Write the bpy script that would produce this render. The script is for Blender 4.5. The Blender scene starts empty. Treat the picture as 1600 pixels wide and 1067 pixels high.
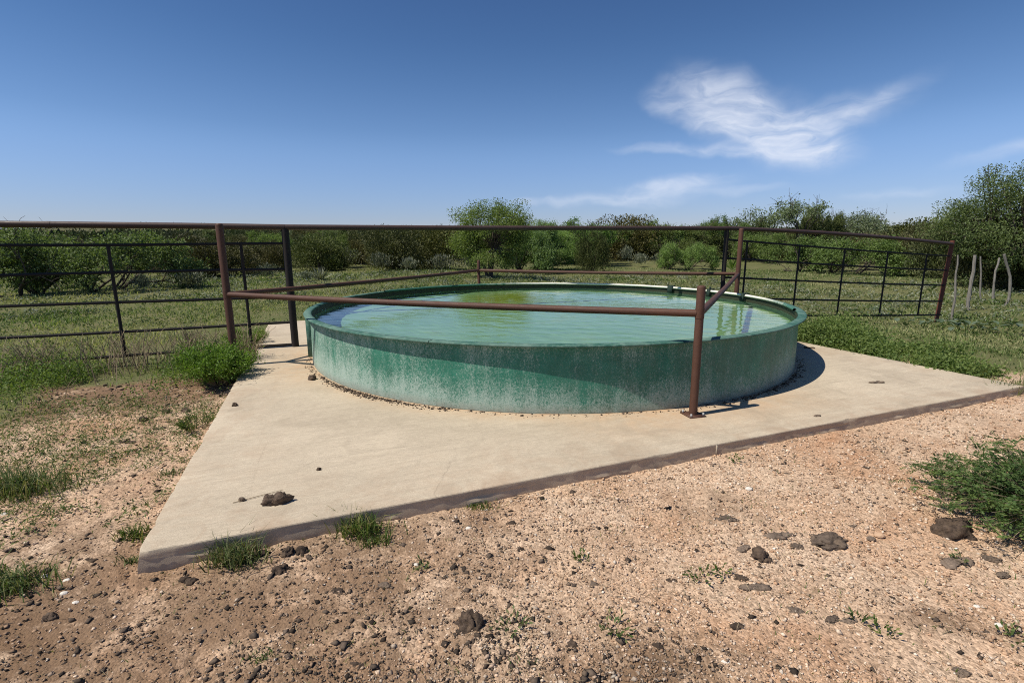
import bpy, bmesh, math, random
import numpy as np
from mathutils import Vector, Matrix, Euler, noise as mnoise

R = math.radians
scene = bpy.context.scene
col = scene.collection

# ------------------------------------------------------------------ camera
CAM_H, FPX, PITCH, ROLL = 1.6, 780.0, R(11.03), 0.0062
cam_data = bpy.data.cameras.new('camera')
cam = bpy.data.objects.new('camera', cam_data)
col.objects.link(cam)
cam_data.sensor_fit = 'HORIZONTAL'
cam_data.sensor_width = 36.0
cam_data.lens = FPX / 1600.0 * 36.0
cam_data.clip_start = 0.05
cam_data.clip_end = 6000.0
cam.matrix_world = Matrix.Translation((0, 0, CAM_H)) @ Matrix.Rotation(R(90) - PITCH, 4, 'X') @ Matrix.Rotation(-ROLL, 4, 'Z')
scene.camera = cam

# ------------------------------------------------------------------ sun and sky
SUN_EL = R(57.0)
SHADOW_AZ = R(21.5)                                   # shadows run to the right and slightly away
to_sun = Vector((-math.cos(SHADOW_AZ) * math.cos(SUN_EL), -math.sin(SHADOW_AZ) * math.cos(SUN_EL), math.sin(SUN_EL)))
sun_data = bpy.data.lights.new('sun', 'SUN')
sun_data.energy = 5.0
sun_data.angle = R(0.53)
sun_data.color = (1.0, 0.93, 0.81)
sun = bpy.data.objects.new('sun', sun_data)
col.objects.link(sun)
sun.rotation_euler = to_sun.to_track_quat('Z', 'Y').to_euler()
sun.location = (-20, -8, 30)

world = bpy.data.worlds.new('World')
scene.world = world
world.use_nodes = True
SKY_STRENGTH = 0.134


def build_world():
    nt = world.node_tree
    nt.nodes.clear()
    N, L = nt.nodes.new, nt.links.new
    out = N('ShaderNodeOutputWorld')
    bg = N('ShaderNodeBackground')
    bg.inputs['Strength'].default_value = SKY_STRENGTH
    sky = N('ShaderNodeTexSky')
    sky.sky_type = 'NISHITA'
    sky.sun_disc = False
    sky.sun_elevation = SUN_EL
    sky.sun_rotation = math.atan2(to_sun.x, to_sun.y)
    sky.altitude = 600.0
    sky.air_density = 1.0
    sky.dust_density = 0.25
    sky.ozone_density = 3.0
    # direction -> (azimuth, elevation) in degrees
    tc = N('ShaderNodeTexCoord')
    sep = N('ShaderNodeSeparateXYZ')
    L(tc.outputs['Generated'], sep.inputs[0])

    def math_node(op, a, b=None):
        m = N('ShaderNodeMath')
        m.operation = op
        for i, v in enumerate((a, b)):
            if v is None:
                continue
            if isinstance(v, (int, float)):
                m.inputs[i].default_value = v
            else:
                L(v, m.inputs[i])
        return m.outputs[0]
    az = math_node('MULTIPLY', math_node('ARCTAN2', sep.outputs[0], sep.outputs[1]), 180 / math.pi)
    el = math_node('MULTIPLY', math_node('ARCSINE', sep.outputs[2]), 180 / math.pi)
    gr = N('ShaderNodeValToRGB')                  # clear dry air: the blue deepens quickly with height, the same all round
    stops = ((0.05, (0.47, 0.465, 0.63)), (0.25, (0.61, 0.665, 0.80)), (0.36, (0.53, 0.61, 0.73)), (0.62, (0.33, 0.475, 0.61)), (1.0, (0.30, 0.385, 0.55)))
    for p_, c_ in stops[1:-1]:
        gr.color_ramp.elements.new(p_)
    for e, (p_, c_) in zip(gr.color_ramp.elements, stops):
        e.position = p_
        e.color = (*c_, 1)
    gr.color_ramp.interpolation = 'B_SPLINE'
    L(math_node('DIVIDE', el, 32.0), gr.inputs[0])
    hs = N('ShaderNodeMix')
    hs.data_type = 'RGBA'
    hs.blend_type = 'MULTIPLY'
    hs.inputs['Factor'].default_value = 1.0
    L(sky.outputs[0], hs.inputs['A'])
    L(gr.outputs[0], hs.inputs['B'])
    comb = N('ShaderNodeCombineXYZ')
    L(az, comb.inputs[0])
    L(el, comb.inputs[1])
    # warp for wispy outlines
    wn = N('ShaderNodeTexNoise')
    wn.inputs['Scale'].default_value = 0.16
    wn.inputs['Detail'].default_value = 4
    L(comb.outputs[0], wn.inputs['Vector'])
    ws = N('ShaderNodeVectorMath')
    ws.operation = 'SUBTRACT'
    L(wn.outputs['Color'], ws.inputs[0])
    ws.inputs[1].default_value = (0.5, 0.5, 0.5)
    wm = N('ShaderNodeVectorMath')
    wm.operation = 'MULTIPLY'
    L(ws.outputs[0], wm.inputs[0])
    wm.inputs[1].default_value = (6.0, 2.8, 0)
    wa = N('ShaderNodeVectorMath')
    wa.operation = 'ADD'
    L(comb.outputs[0], wa.inputs[0])
    L(wm.outputs[0], wa.inputs[1])
    P = wa.outputs[0]

    def blob(a, e, sx, sy, rot, amp):
        mp = N('ShaderNodeMapping')
        mp.vector_type = 'TEXTURE'
        mp.inputs['Location'].default_value = (a, e, 0)
        mp.inputs['Rotation'].default_value = (0, 0, R(rot))
        mp.inputs['Scale'].default_value = (sx, sy, 1)
        L(P, mp.inputs['Vector'])
        ln = N('ShaderNodeVectorMath')
        ln.operation = 'LENGTH'
        L(mp.outputs[0], ln.inputs[0])
        mr = N('ShaderNodeMapRange')
        mr.interpolation_type = 'SMOOTHERSTEP'
        mr.inputs['From Min'].default_value = 1.0
        mr.inputs['From Max'].default_value = 0.0
        mr.inputs['To Min'].default_value = 0.0
        mr.inputs['To Max'].default_value = amp
        L(ln.outputs['Value'], mr.inputs['Value'])
        return mr.outputs[0]
    blobs = [
        (25.5, 11.0, 11.0, 4.4, -20, 1.05), (21.0, 13.6, 7.5, 4.0, -24, 0.75), (30.5, 11.0, 8.5, 2.8, 12, 0.80),
        (28.5, 8.6, 7.0, 2.9, -8, 0.85), (35.0, 12.4, 5.5, 1.2, 24, 0.28), (17.5, 12.4, 6.5, 1.5, -28, 0.55),
        (17.0, 9.5, 8.0, 0.8, -3, 0.40), (22.0, 8.7, 8.0, 0.9, -6, 0.45), (15.5, 15.0, 3.0, 2.0, 10, 0.30),
        (17.5, 5.8, 8.5, 1.4, 2, 0.80), (12.0, 4.6, 12.0, 1.1, 0, 0.55), (24.0, 5.0, 7.0, 0.7, 0, 0.30),
        (44.5, 7.6, 7.0, 0.9, 12, 0.40), (37.5, 4.3, 6.0, 0.8, 4, 0.30), (4.0, 4.6, 8.0, 0.6, 0, 0.30),
        (62.0, 10.0, 10.0, 2.5, 14, 0.5), (84.0, 7.0, 14.0, 2.0, 5, 0.5), (-75.0, 9.0, 12.0, 1.6, 8, 0.35),
        (140.0, 14.0, 16.0, 3.5, -12, 0.5), (-130.0, 12.0, 14.0, 2.5, 10, 0.4),
    ]
    tot = None
    for b in blobs:
        o = blob(*b)
        tot = o if tot is None else math_node('ADD', tot, o)
    fn = N('ShaderNodeTexNoise')
    fn.inputs['Scale'].default_value = 0.42
    fn.inputs['Detail'].default_value = 10
    fn.inputs['Roughness'].default_value = 0.56
    fn.inputs['Distortion'].default_value = 0.9
    fm = N('ShaderNodeMapping')
    fm.inputs['Rotation'].default_value = (0, 0, R(20))
    fm.inputs['Scale'].default_value = (0.5, 1.6, 1)
    L(P, fm.inputs['Vector'])
    L(fm.outputs[0], fn.inputs['Vector'])
    fr = N('ShaderNodeMapRange')
    fr.inputs['From Min'].default_value = 0.25
    fr.inputs['From Max'].default_value = 0.72
    fr.inputs['To Min'].default_value = 0.20
    fr.inputs['To Max'].default_value = 1.0
    L(fn.outputs['Fac'], fr.inputs['Value'])
    mask = math_node('MULTIPLY', math_node('MINIMUM', tot, 1.05), fr.outputs[0])
    mask = math_node('MULTIPLY', math_node('MINIMUM', math_node('MAXIMUM', mask, 0.0), 1.0), 0.80)
    mix = N('ShaderNodeMix')
    mix.data_type = 'RGBA'
    L(mask, mix.inputs['Factor'])
    L(hs.outputs['Result'], mix.inputs['A'])
    mix.inputs['B'].default_value = (5.6, 5.9, 6.6, 1)
    L(mix.outputs['Result'], bg.inputs['Color'])
    L(bg.outputs[0], out.inputs['Surface'])


build_world()
vs = scene.view_settings
vs.view_transform = 'Standard'
vs.look = 'None'
vs.exposure = 0.16
vs.gamma = 1.0
vs.use_curve_mapping = False
scene.render.engine = 'CYCLES'
scene.cycles.use_denoising = False
try:
    scene.cycles.denoiser = 'OPENIMAGEDENOISE'
except Exception:
    pass
scene.cycles.filter_width = 1.05
scene.cycles.sample_clamp_indirect = 4.0
scene.cycles.sample_clamp_direct = 12.0
scene.cycles.max_bounces = 8
scene.cycles.transparent_max_bounces = 12
scene.cycles.caustics_refractive = True
scene.cycles.caustics_reflective = False

# ------------------------------------------------------------------ helpers
rng = np.random.default_rng(7)
random.seed(7)
TH, CR, SR = PITCH, math.cos(ROLL), math.sin(ROLL)


def hashv(ix, iy, seed):
    h = (ix.astype(np.int64) * 374761393 + iy.astype(np.int64) * 668265263 + seed * 974634777) & 0xffffffff
    h = ((h ^ (h >> 13)) * 1274126177) & 0xffffffff
    return ((h ^ (h >> 16)) & 0xffff) / 65535.0


def vnoise(x, y, seed=0):
    x = np.asarray(x, float)
    y = np.asarray(y, float)
    ix, iy = np.floor(x), np.floor(y)
    fx, fy = x - ix, y - iy
    fx = fx * fx * (3 - 2 * fx)
    fy = fy * fy * (3 - 2 * fy)
    a, b = hashv(ix, iy, seed), hashv(ix + 1, iy, seed)
    c, d = hashv(ix, iy + 1, seed), hashv(ix + 1, iy + 1, seed)
    return a + (b - a) * fx + (c - a) * fy + (a - b - c + d) * fx * fy


def fbm(x, y, seed=0, octaves=4, gain=0.5):
    s, a, t = 0.0, 1.0, 0.0
    for i in range(octaves):
        s = s + a * vnoise(x * 2 ** i + 17.3 * i, y * 2 ** i - 9.1 * i, seed + i)
        t += a
        a *= gain
    return s / t


def sstep(a, b, x):
    t = np.clip((np.asarray(x, float) - a) / (b - a), 0, 1)
    return t * t * (3 - 2 * t)


# slab frame: corner nearest the camera, front edge direction, left edge direction
SLAB_ANG = 0.3706
SL = np.array([-2.007, 2.391])
D1 = np.array([math.cos(SLAB_ANG), math.sin(SLAB_ANG)])
D2 = np.array([-D1[1], D1[0]])
SLAB_W, SLAB_D, SLAB_T = 8.34, 8.7, 0.26


def slab_ab(x, y):
    dx, dy = np.asarray(x) - SL[0], np.asarray(y) - SL[1]
    return dx * D1[0] + dy * D1[1], dx * D2[0] + dy * D2[1]


def terrain(x, y):
    x = np.asarray(x, float)
    y = np.asarray(y, float)
    a, b = slab_ab(x, y)
    z = -0.115 + np.zeros_like(x)
    z = z - 0.42 * sstep(9.0, 16.5, a) * sstep(-4, 6, y)
    z = z + 0.02 * sstep(0.0, 1.5, a) * (1 - sstep(0, 1.2, np.abs(b + 0.2)))
    z = z - 0.02 * sstep(-0.4, -3.0, a)
    fade = 1 - sstep(60, 200, np.hypot(x, y))
    z = z + (fbm(x * 0.9, y * 0.9, 3, 4) - 0.5) * 0.075 * fade
    z = z + (fbm(x * 0.12, y * 0.12, 9, 3) - 0.5) * 0.5 * sstep(14, 45, np.hypot(x, y))
    d = np.hypot(x, y)
    rise = 0.031 * np.clip(y - 42, 0, 430) * sstep(30, 70, y)
    z = z + rise
    z = z + 7.5 * np.exp(-(((x + 300) / 110) ** 2 + ((y - 440) / 90) ** 2))
    z = z + (fbm(x * 0.012, y * 0.012, 21, 3) - 0.5) * 5.0 * sstep(90, 260, d)
    # the ground stays below the slab
    inside = (a > -0.05) & (a < SLAB_W + 0.05) & (b > -0.05) & (b < SLAB_D + 0.05)
    z = np.where(inside, np.minimum(z, -0.07), z)
    return z


def tz(x, y):
    return float(terrain(np.array([x]), np.array([y]))[0])


def grass_mask(x, y):
    """1 where grass and weeds cover the soil, 0 on bare caliche."""
    a, b = slab_ab(x, y)
    n = fbm(np.asarray(x) * 0.8, np.asarray(y) * 0.8, 31, 4) - 0.5
    left = sstep(4.3, 5.3, b + 1.2 * n) * sstep(0.3, -0.2, a)
    far_left = sstep(-2.1, -3.0, a + 1.8 * n - 0.10 * (b - 1.0)) * 0.8
    right = sstep(8.7, 9.6, a + 1.3 * n + 0.12 * b) * sstep(-0.6, 1.2, b + 1.5 * n)
    right_front = sstep(9.6, 11.0, a + 1.2 * n)
    back = sstep(SLAB_D + 0.1, SLAB_D + 0.7, b)
    return np.clip(np.maximum.reduce([left, far_left, right, right_front, back]), 0, 1)


def litter_mask(x, y, base_only=False):
    """dark dried dung and plant litter trodden into the soil."""
    x = np.asarray(x, float)
    y = np.asarray(y, float)
    a, b = slab_ab(x, y)
    n = fbm(x * 6.5, y * 6.5, 55, 5, 0.85)
    base = 0.06 + 0.33 * sstep(1.1, -1.0, x) * sstep(1.5, -0.6, b) + 0.10 * sstep(0.2, -0.5, a)
    base = base + 0.34 * np.exp(-(((x - 2.05) / 0.34) ** 2 + ((y - 2.0 + 0.35 * (x - 2.05)) / 0.13) ** 2))
    base = base + 0.36 * np.exp(-(((x - 0.62) / 0.40) ** 2 + ((y - 1.72) / 0.22) ** 2)) + 0.25 * np.exp(-(((x - 1.35) / 0.25) ** 2 + ((y - 3.0) / 0.2) ** 2))
    base = base + 0.30 * sstep(2.9, 3.6, b) * sstep(0.2, -0.3, a) * sstep(5.6, 4.4, b)
    if base_only:
        return np.clip(base, 0, 1)
    return np.clip(sstep(0.58, 0.40, n - (base - 0.16) * 0.4) * (0.2 + 2.2 * base), 0, 1)


def pix(px, py, z=None):
    """point of the terrain (or of the level z) seen at a place in the photograph"""
    A, B = px - 800.0, 533.5 - py
    a, b = A * CR + B * SR, -A * SR + B * CR
    v = np.array([a, FPX * math.cos(TH) + b * math.sin(TH), -FPX * math.sin(TH) + b * math.cos(TH)])
    zz = -0.1 if z is None else z
    for _ in range(1 if z is not None else 6):
        p = v * ((zz - CAM_H) / v[2])
        if z is None:
            zz = tz(p[0], p[1])
    return float(p[0]), float(p[1]), float(zz)


def np_mesh(name, V, F, attrs=None, smooth=False):
    """V (n,3); F a list of index arrays of width 3 or 4; attrs {name: (n,) or (n,3)} on points"""
    V = np.ascontiguousarray(V, np.float32)
    if not isinstance(F, (list, tuple)):
        F = [F]
    F = [np.asarray(f, np.int32) for f in F if len(f)]
    me = bpy.data.meshes.new(name)
    me.vertices.add(len(V))
    me.vertices.foreach_set('co', V.ravel())
    loops = np.concatenate([f.ravel() for f in F])
    sizes = np.concatenate([np.full(len(f), f.shape[1], np.int32) for f in F])
    starts = np.concatenate([[0], np.cumsum(sizes)[:-1]]).astype(np.int32)
    me.loops.add(len(loops))
    me.loops.foreach_set('vertex_index', loops)
    me.polygons.add(len(sizes))
    me.polygons.foreach_set('loop_start', starts)
    me.polygons.foreach_set('loop_total', sizes)
    if smooth:
        me.polygons.foreach_set('use_smooth', np.ones(len(sizes), bool))
    for k, v in (attrs or {}).items():
        v = np.asarray(v, np.float32)
        if v.ndim == 1:
            at = me.attributes.new(k, 'FLOAT', 'POINT')
            at.data.foreach_set('value', v)
        else:
            at = me.attributes.new(k, 'FLOAT_COLOR', 'POINT')
            at.data.foreach_set('color', np.concatenate([v, np.ones((len(v), 1), np.float32)], 1).ravel())
    me.update(calc_edges=True)
    me.validate(verbose=False)
    return me


def link(name, me, mat=None, parent=None, loc=None):
    o = bpy.data.objects.new(name, me)
    col.objects.link(o)
    if mat is not None and me is not None and not me.materials:
        me.materials.append(mat)
    if parent is not None:
        o.parent = parent
    if loc is not None:
        o.location = loc
    return o


def tag(o, label=None, cat=None, group=None, kind=None):
    for k, v in (('label', label), ('category', cat), ('group', group), ('kind', kind)):
        if v:
            o[k] = v
    return o


def empty(name, loc, rz=0.0):
    o = bpy.data.objects.new(name, None)
    col.objects.link(o)
    o.location = loc
    o.rotation_euler = (0, 0, rz)
    o.empty_display_size = 0.1
    return o


class Geo:
    """collects vertices and faces of one mesh"""

    def __init__(self):
        self.V, self.Q, self.T, self.n = [], [], [], 0

    def add(self, V, Q=None, T=None):
        V = np.asarray(V, float)
        if Q is not None and len(Q):
            self.Q.append(np.asarray(Q) + self.n)
        if T is not None and len(T):
            self.T.append(np.asarray(T) + self.n)
        self.V.append(V)
        self.n += len(V)

    def tube(self, pts, rad, sides=12, caps=True, dome=False):
        pts = [Vector(p) for p in pts]
        rad = [rad] * len(pts) if isinstance(rad, (int, float)) else list(rad)
        if dome:
            d = (pts[-1] - pts[-2]).normalized()
            r = rad[-1]
            for f, s in ((0.25, 0.94), (0.42, 0.75), (0.52, 0.42)):
                pts.append(pts[len(rad) - 1 if False else -1] * 0 + self._base(pts, d, r, f))
                rad.append(r * s)
        rings = []
        ref = None
        for i, p in enumerate(pts):
            t = (pts[min(i + 1, len(pts) - 1)] - pts[max(i - 1, 0)]).normalized()
            if ref is None:
                ref = t.orthogonal().normalized()
            ref = (ref - t * ref.dot(t)).normalized()
            bi = t.cross(ref)
            rings.append([p + (ref * math.cos(a) + bi * math.sin(a)) * rad[i] for a in [2 * math.pi * k / sides for k in range(sides)]])
        V = [tuple(v) for r_ in rings for v in r_]
        Q = []
        for i in range(len(pts) - 1):
            for k in range(sides):
                k2 = (k + 1) % sides
                Q.append((i * sides + k, i * sides + k2, (i + 1) * sides + k2, (i + 1) * sides + k))
        T = []
        if caps:
            V.append(tuple(pts[0]))
            V.append(tuple(pts[-1]))
            c0, c1 = len(V) - 2, len(V) - 1
            e = (len(pts) - 1) * sides
            for k in range(sides):
                k2 = (k + 1) % sides
                T.append((c0, k2, k))
                T.append((c1, e + k, e + k2))
        self.add(V, Q, T)
        return self

    def _base(self, pts, d, r, f):
        if not hasattr(self, '_dome0') or self._dome0[1] is not d:
            self._dome0 = (pts[-1].copy(), d)
        return self._dome0[0] + d * (r * f)

    def box(self, c, s, rz=0.0):
        x, y, z = s[0] / 2, s[1] / 2, s[2] / 2
        P = np.array([(-x, -y, -z), (x, -y, -z), (x, y, -z), (-x, y, -z), (-x, -y, z), (x, -y, z), (x, y, z), (-x, y, z)])
        ca, sa = math.cos(rz), math.sin(rz)
        P = np.stack([P[:, 0] * ca - P[:, 1] * sa, P[:, 0] * sa + P[:, 1] * ca, P[:, 2]], 1) + np.asarray(c)
        self.add(P, [(0, 3, 2, 1), (4, 5, 6, 7), (0, 1, 5, 4), (1, 2, 6, 5), (2, 3, 7, 6), (3, 0, 4, 7)])
        return self

    def mesh(self, name, smooth=True, attrs=None):
        F = []
        if self.Q:
            F.append(np.concatenate(self.Q))
        if self.T:
            F.append(np.concatenate(self.T))
        me = np_mesh(name, np.concatenate(self.V), F, attrs, smooth)
        if smooth:
            try:
                me.set_sharp_from_angle(angle=R(40))
            except Exception:
                pass
        return me

    def build(self, name, mat, parent=None, smooth=True):
        return link(name, self.mesh(name, smooth), mat, parent)


# ------------------------------------------------------------------ materials
class Mat:
    def __init__(self, name, rough=0.8, spec=0.3):
        self.m = bpy.data.materials.new(name)
        self.m.use_nodes = True
        self.nt = self.m.node_tree
        self.b = self.nt.nodes['Principled BSDF']
        self.b.inputs['Roughness'].default_value = rough
        self.b.inputs['Specular IOR Level'].default_value = spec
        self.out = self.nt.nodes['Material Output']

    def n(self, t, **kw):
        nd = self.nt.nodes.new(t)
        for k, v in kw.items():
            if hasattr(nd, k):
                setattr(nd, k, v)
        return nd

    def set(self, sock, v):
        if hasattr(v, 'is_output'):
            self.nt.links.new(v, sock)
        else:
            if sock.type == 'RGBA' and len(v) == 3:
                v = (*v, 1)
            sock.default_value = v

    def coord(self, kind='Object'):
        return self.n('ShaderNodeTexCoord').outputs[kind]

    def mapping(self, vec, scale=(1, 1, 1), rot=(0, 0, 0)):
        mp = self.n('ShaderNodeMapping')
        self.set(mp.inputs['Vector'], vec)
        mp.inputs['Scale'].default_value = scale
        mp.inputs['Rotation'].default_value = rot
        return mp.outputs[0]

    def noise(self, vec, scale, detail=4, rough=0.55, dist=0.0, color=False):
        t = self.n('ShaderNodeTexNoise')
        self.set(t.inputs['Vector'], vec)
        t.inputs['Scale'].default_value = scale
        t.inputs['Detail'].default_value = detail
        t.inputs['Roughness'].default_value = rough
        t.inputs['Distortion'].default_value = dist
        return t.outputs['Color' if color else 'Fac']

    def voronoi(self, vec, scale, feature='F1', out='Distance', rand=1.0):
        t = self.n('ShaderNodeTexVoronoi')
        t.feature = feature
        self.set(t.inputs['Vector'], vec)
        t.inputs['Scale'].default_value = scale
        t.inputs['Randomness'].default_value = rand
        return t.outputs[out]

    def ramp(self, fac, stops, interp='LINEAR'):
        r = self.n('ShaderNodeValToRGB')
        r.color_ramp.interpolation = interp
        while len(r.color_ramp.elements) > len(stops):
            r.color_ramp.elements.remove(r.color_ramp.elements[-1])
        while len(r.color_ramp.elements) < len(stops):
            r.color_ramp.elements.new(0.5)
        for e, (p, c) in zip(r.color_ramp.elements, stops):
            e.position = p
            c = (c, c, c) if isinstance(c, (int, float)) else c
            e.color = (*c, 1)
        self.set(r.inputs[0], fac)
        return r.outputs['Color']

    def mix(self, fac, a, b, mode='MIX'):
        m = self.n('ShaderNodeMix')
        m.data_type = 'RGBA'
        m.blend_type = mode
        self.set(m.inputs['Factor'], fac)
        self.set(m.inputs['A'], a)
        self.set(m.inputs['B'], b)
        return m.outputs['Result']

    def math(self, op, a, b=None, clamp=False):
        m = self.n('ShaderNodeMath')
        m.operation = op
        m.use_clamp = clamp
        self.set(m.inputs[0], a)
        if b is not None:
            self.set(m.inputs[1], b)
        return m.outputs[0]

    def mrange(self, v, a, b, c=0.0, d=1.0):
        m = self.n('ShaderNodeMapRange')
        self.set(m.inputs['Value'], v)
        for k, x in zip(('From Min', 'From Max', 'To Min', 'To Max'), (a, b, c, d)):
            m.inputs[k].default_value = x
        return m.outputs[0]

    def attr(self, name, out='Fac'):
        a = self.n('ShaderNodeAttribute')
        a.attribute_name = name
        return a.outputs[out]

    def color(self, c):
        self.set(self.b.inputs['Base Color'], c)

    def bump(self, h, strength=0.5, dist=0.01):
        b = self.n('ShaderNodeBump')
        b.inputs['Strength'].default_value = strength
        b.inputs['Distance'].default_value = dist
        self.set(b.inputs['Height'], h)
        self.set(self.b.inputs['Normal'], b.outputs[0])


def mat_ground():
    M = Mat('caliche_soil', 0.95, 0.15)
    P = M.coord('Object')
    big = M.noise(P, 0.9, 5, 0.6)
    mid = M.noise(P, 7, 5, 0.65)
    grain = M.voronoi(P, 85, 'F1', 'Color')
    graind = M.voronoi(P, 85)
    fine = M.noise(P, 160, 3, 0.6)
    soil = M.ramp(big, [(0.30, (0.44, 0.25, 0.145)), (0.45, (0.50, 0.35, 0.24)), (0.60, (0.56, 0.42, 0.305)), (0.75, (0.46, 0.285, 0.17))])
    soil = M.mix(M.mrange(M.noise(P, 1.6, 4, 0.6), 0.50, 0.66, 0, 0.35), soil, (0.46, 0.245, 0.125))
    soil = M.mix(M.mrange(mid, 0.35, 0.7, 0, 0.5), soil, (0.57, 0.43, 0.31))
    g = M.n('ShaderNodeSeparateColor')
    M.set(g.inputs[0], grain)
    soil = M.mix(0.75, soil, M.ramp(g.outputs[0], [(0.0, (0.35, 0.33, 0.30)), (0.35, (0.8, 0.78, 0.75)), (0.75, (1.05, 1.03, 1.0)), (1.0, (1.35, 1.35, 1.33))]), 'MULTIPLY')
    lit = M.attr('litter')
    ln_ = M.noise(P, 3.6, 9, 0.78, 0.5)
    cover = M.mrange(M.math('SUBTRACT', ln_, M.math('MULTIPLY', M.math('SUBTRACT', lit, 0.17), 0.42)), 0.55, 0.40)
    litm = M.math('MULTIPLY', cover, M.math('ADD', M.math('MULTIPLY', lit, 1.9), 0.12), True)
    dark = M.mix(M.noise(P, 45, 5, 0.8), (0.080, 0.052, 0.034), (0.27, 0.17, 0.10))
    c = M.mix(litm, soil, dark)
    grassc = M.ramp(M.noise(P, 1.3, 6, 0.7), [(0.25, (0.095, 0.118, 0.036)), (0.48, (0.155, 0.172, 0.060)), (0.62, (0.22, 0.205, 0.092)), (0.80, (0.30, 0.23, 0.135))])
    grassc = M.mix(M.noise(P, 30, 4, 0.7), grassc, (0.06, 0.06, 0.03))
    gm = M.attr('grass')
    gmm = M.mrange(M.math('ADD', gm, M.math('MULTIPLY', M.math('SUBTRACT', mid, 0.5), 0.7)), 0.3, 0.75)
    c = M.mix(gmm, c, grassc)
    c = M.mix(M.attr('brush'), c, M.mix(M.noise(P, 0.12, 6, 0.75), (0.050, 0.055, 0.024), (0.135, 0.125, 0.060)))
    M.color(c)
    h = M.math('ADD', M.math('MULTIPLY', graind, -0.8), M.math('ADD', M.math('MULTIPLY', fine, 0.6), M.math('MULTIPLY', mid, 1.5)))
    M.bump(h, 0.7, 0.008)
    return M.m


def mat_vcol(name, rough=0.9, var=0.25, scale=60, spec=0.2):
    M = Mat(name, rough, spec)
    c = M.attr('col', 'Color')
    n = M.noise(M.coord('Object'), scale, 3, 0.6)
    M.color(M.mix(1.0, c, M.ramp(n, [(0.25, 1 - var * 1.6), (0.75, 1 + var)]), 'MULTIPLY'))
    return M.m


def mat_leaf(name, dark, mid, light, trans=0.3, rough=0.6, vary=0.25, spec=0.25):
    M = Mat(name, rough, spec)
    v = M.attr('v')
    c = M.ramp(v, [(0.0, dark), (0.5, mid), (1.0, light)])
    oi = M.n('ShaderNodeObjectInfo')
    hs = M.n('ShaderNodeHueSaturation')
    M.set(hs.inputs['Color'], c)
    M.set(hs.inputs['Hue'], M.mrange(oi.outputs['Random'], 0, 1, 0.5 - 0.03 * vary * 2, 0.5 + 0.03 * vary * 2))
    M.set(hs.inputs['Value'], M.mrange(M.math('FRACT', M.math('MULTIPLY', oi.outputs['Random'], 7.31)), 0, 1, 1 - vary, 1 + vary))
    M.set(hs.inputs['Saturation'], M.mrange(M.math('FRACT', M.math('MULTIPLY', oi.outputs['Random'], 13.7)), 0, 1, 0.85, 1.1))
    cc = hs.outputs[0]
    M.color(cc)
    tr = M.n('ShaderNodeBsdfTranslucent')
    M.set(tr.inputs['Color'], M.mix(1.0, cc, (1.15, 1.25, 0.6), 'MULTIPLY'))
    mx = M.n('ShaderNodeMixShader')
    mx.inputs[0].default_value = trans
    M.nt.links.new(M.b.outputs[0], mx.inputs[1])
    M.nt.links.new(tr.outputs[0], mx.inputs[2])
    M.nt.links.new(mx.outputs[0], M.out.inputs['Surface'])
    return M.m


def mat_bark(name, a, b):
    M = Mat(name, 0.9, 0.15)
    n = M.noise(M.mapping(M.coord('Object'), (1, 1, 0.2)), 40, 5, 0.7)
    M.color(M.ramp(n, [(0.3, a), (0.7, b)]))
    M.bump(n, 0.6, 0.01)
    return M.m


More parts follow.
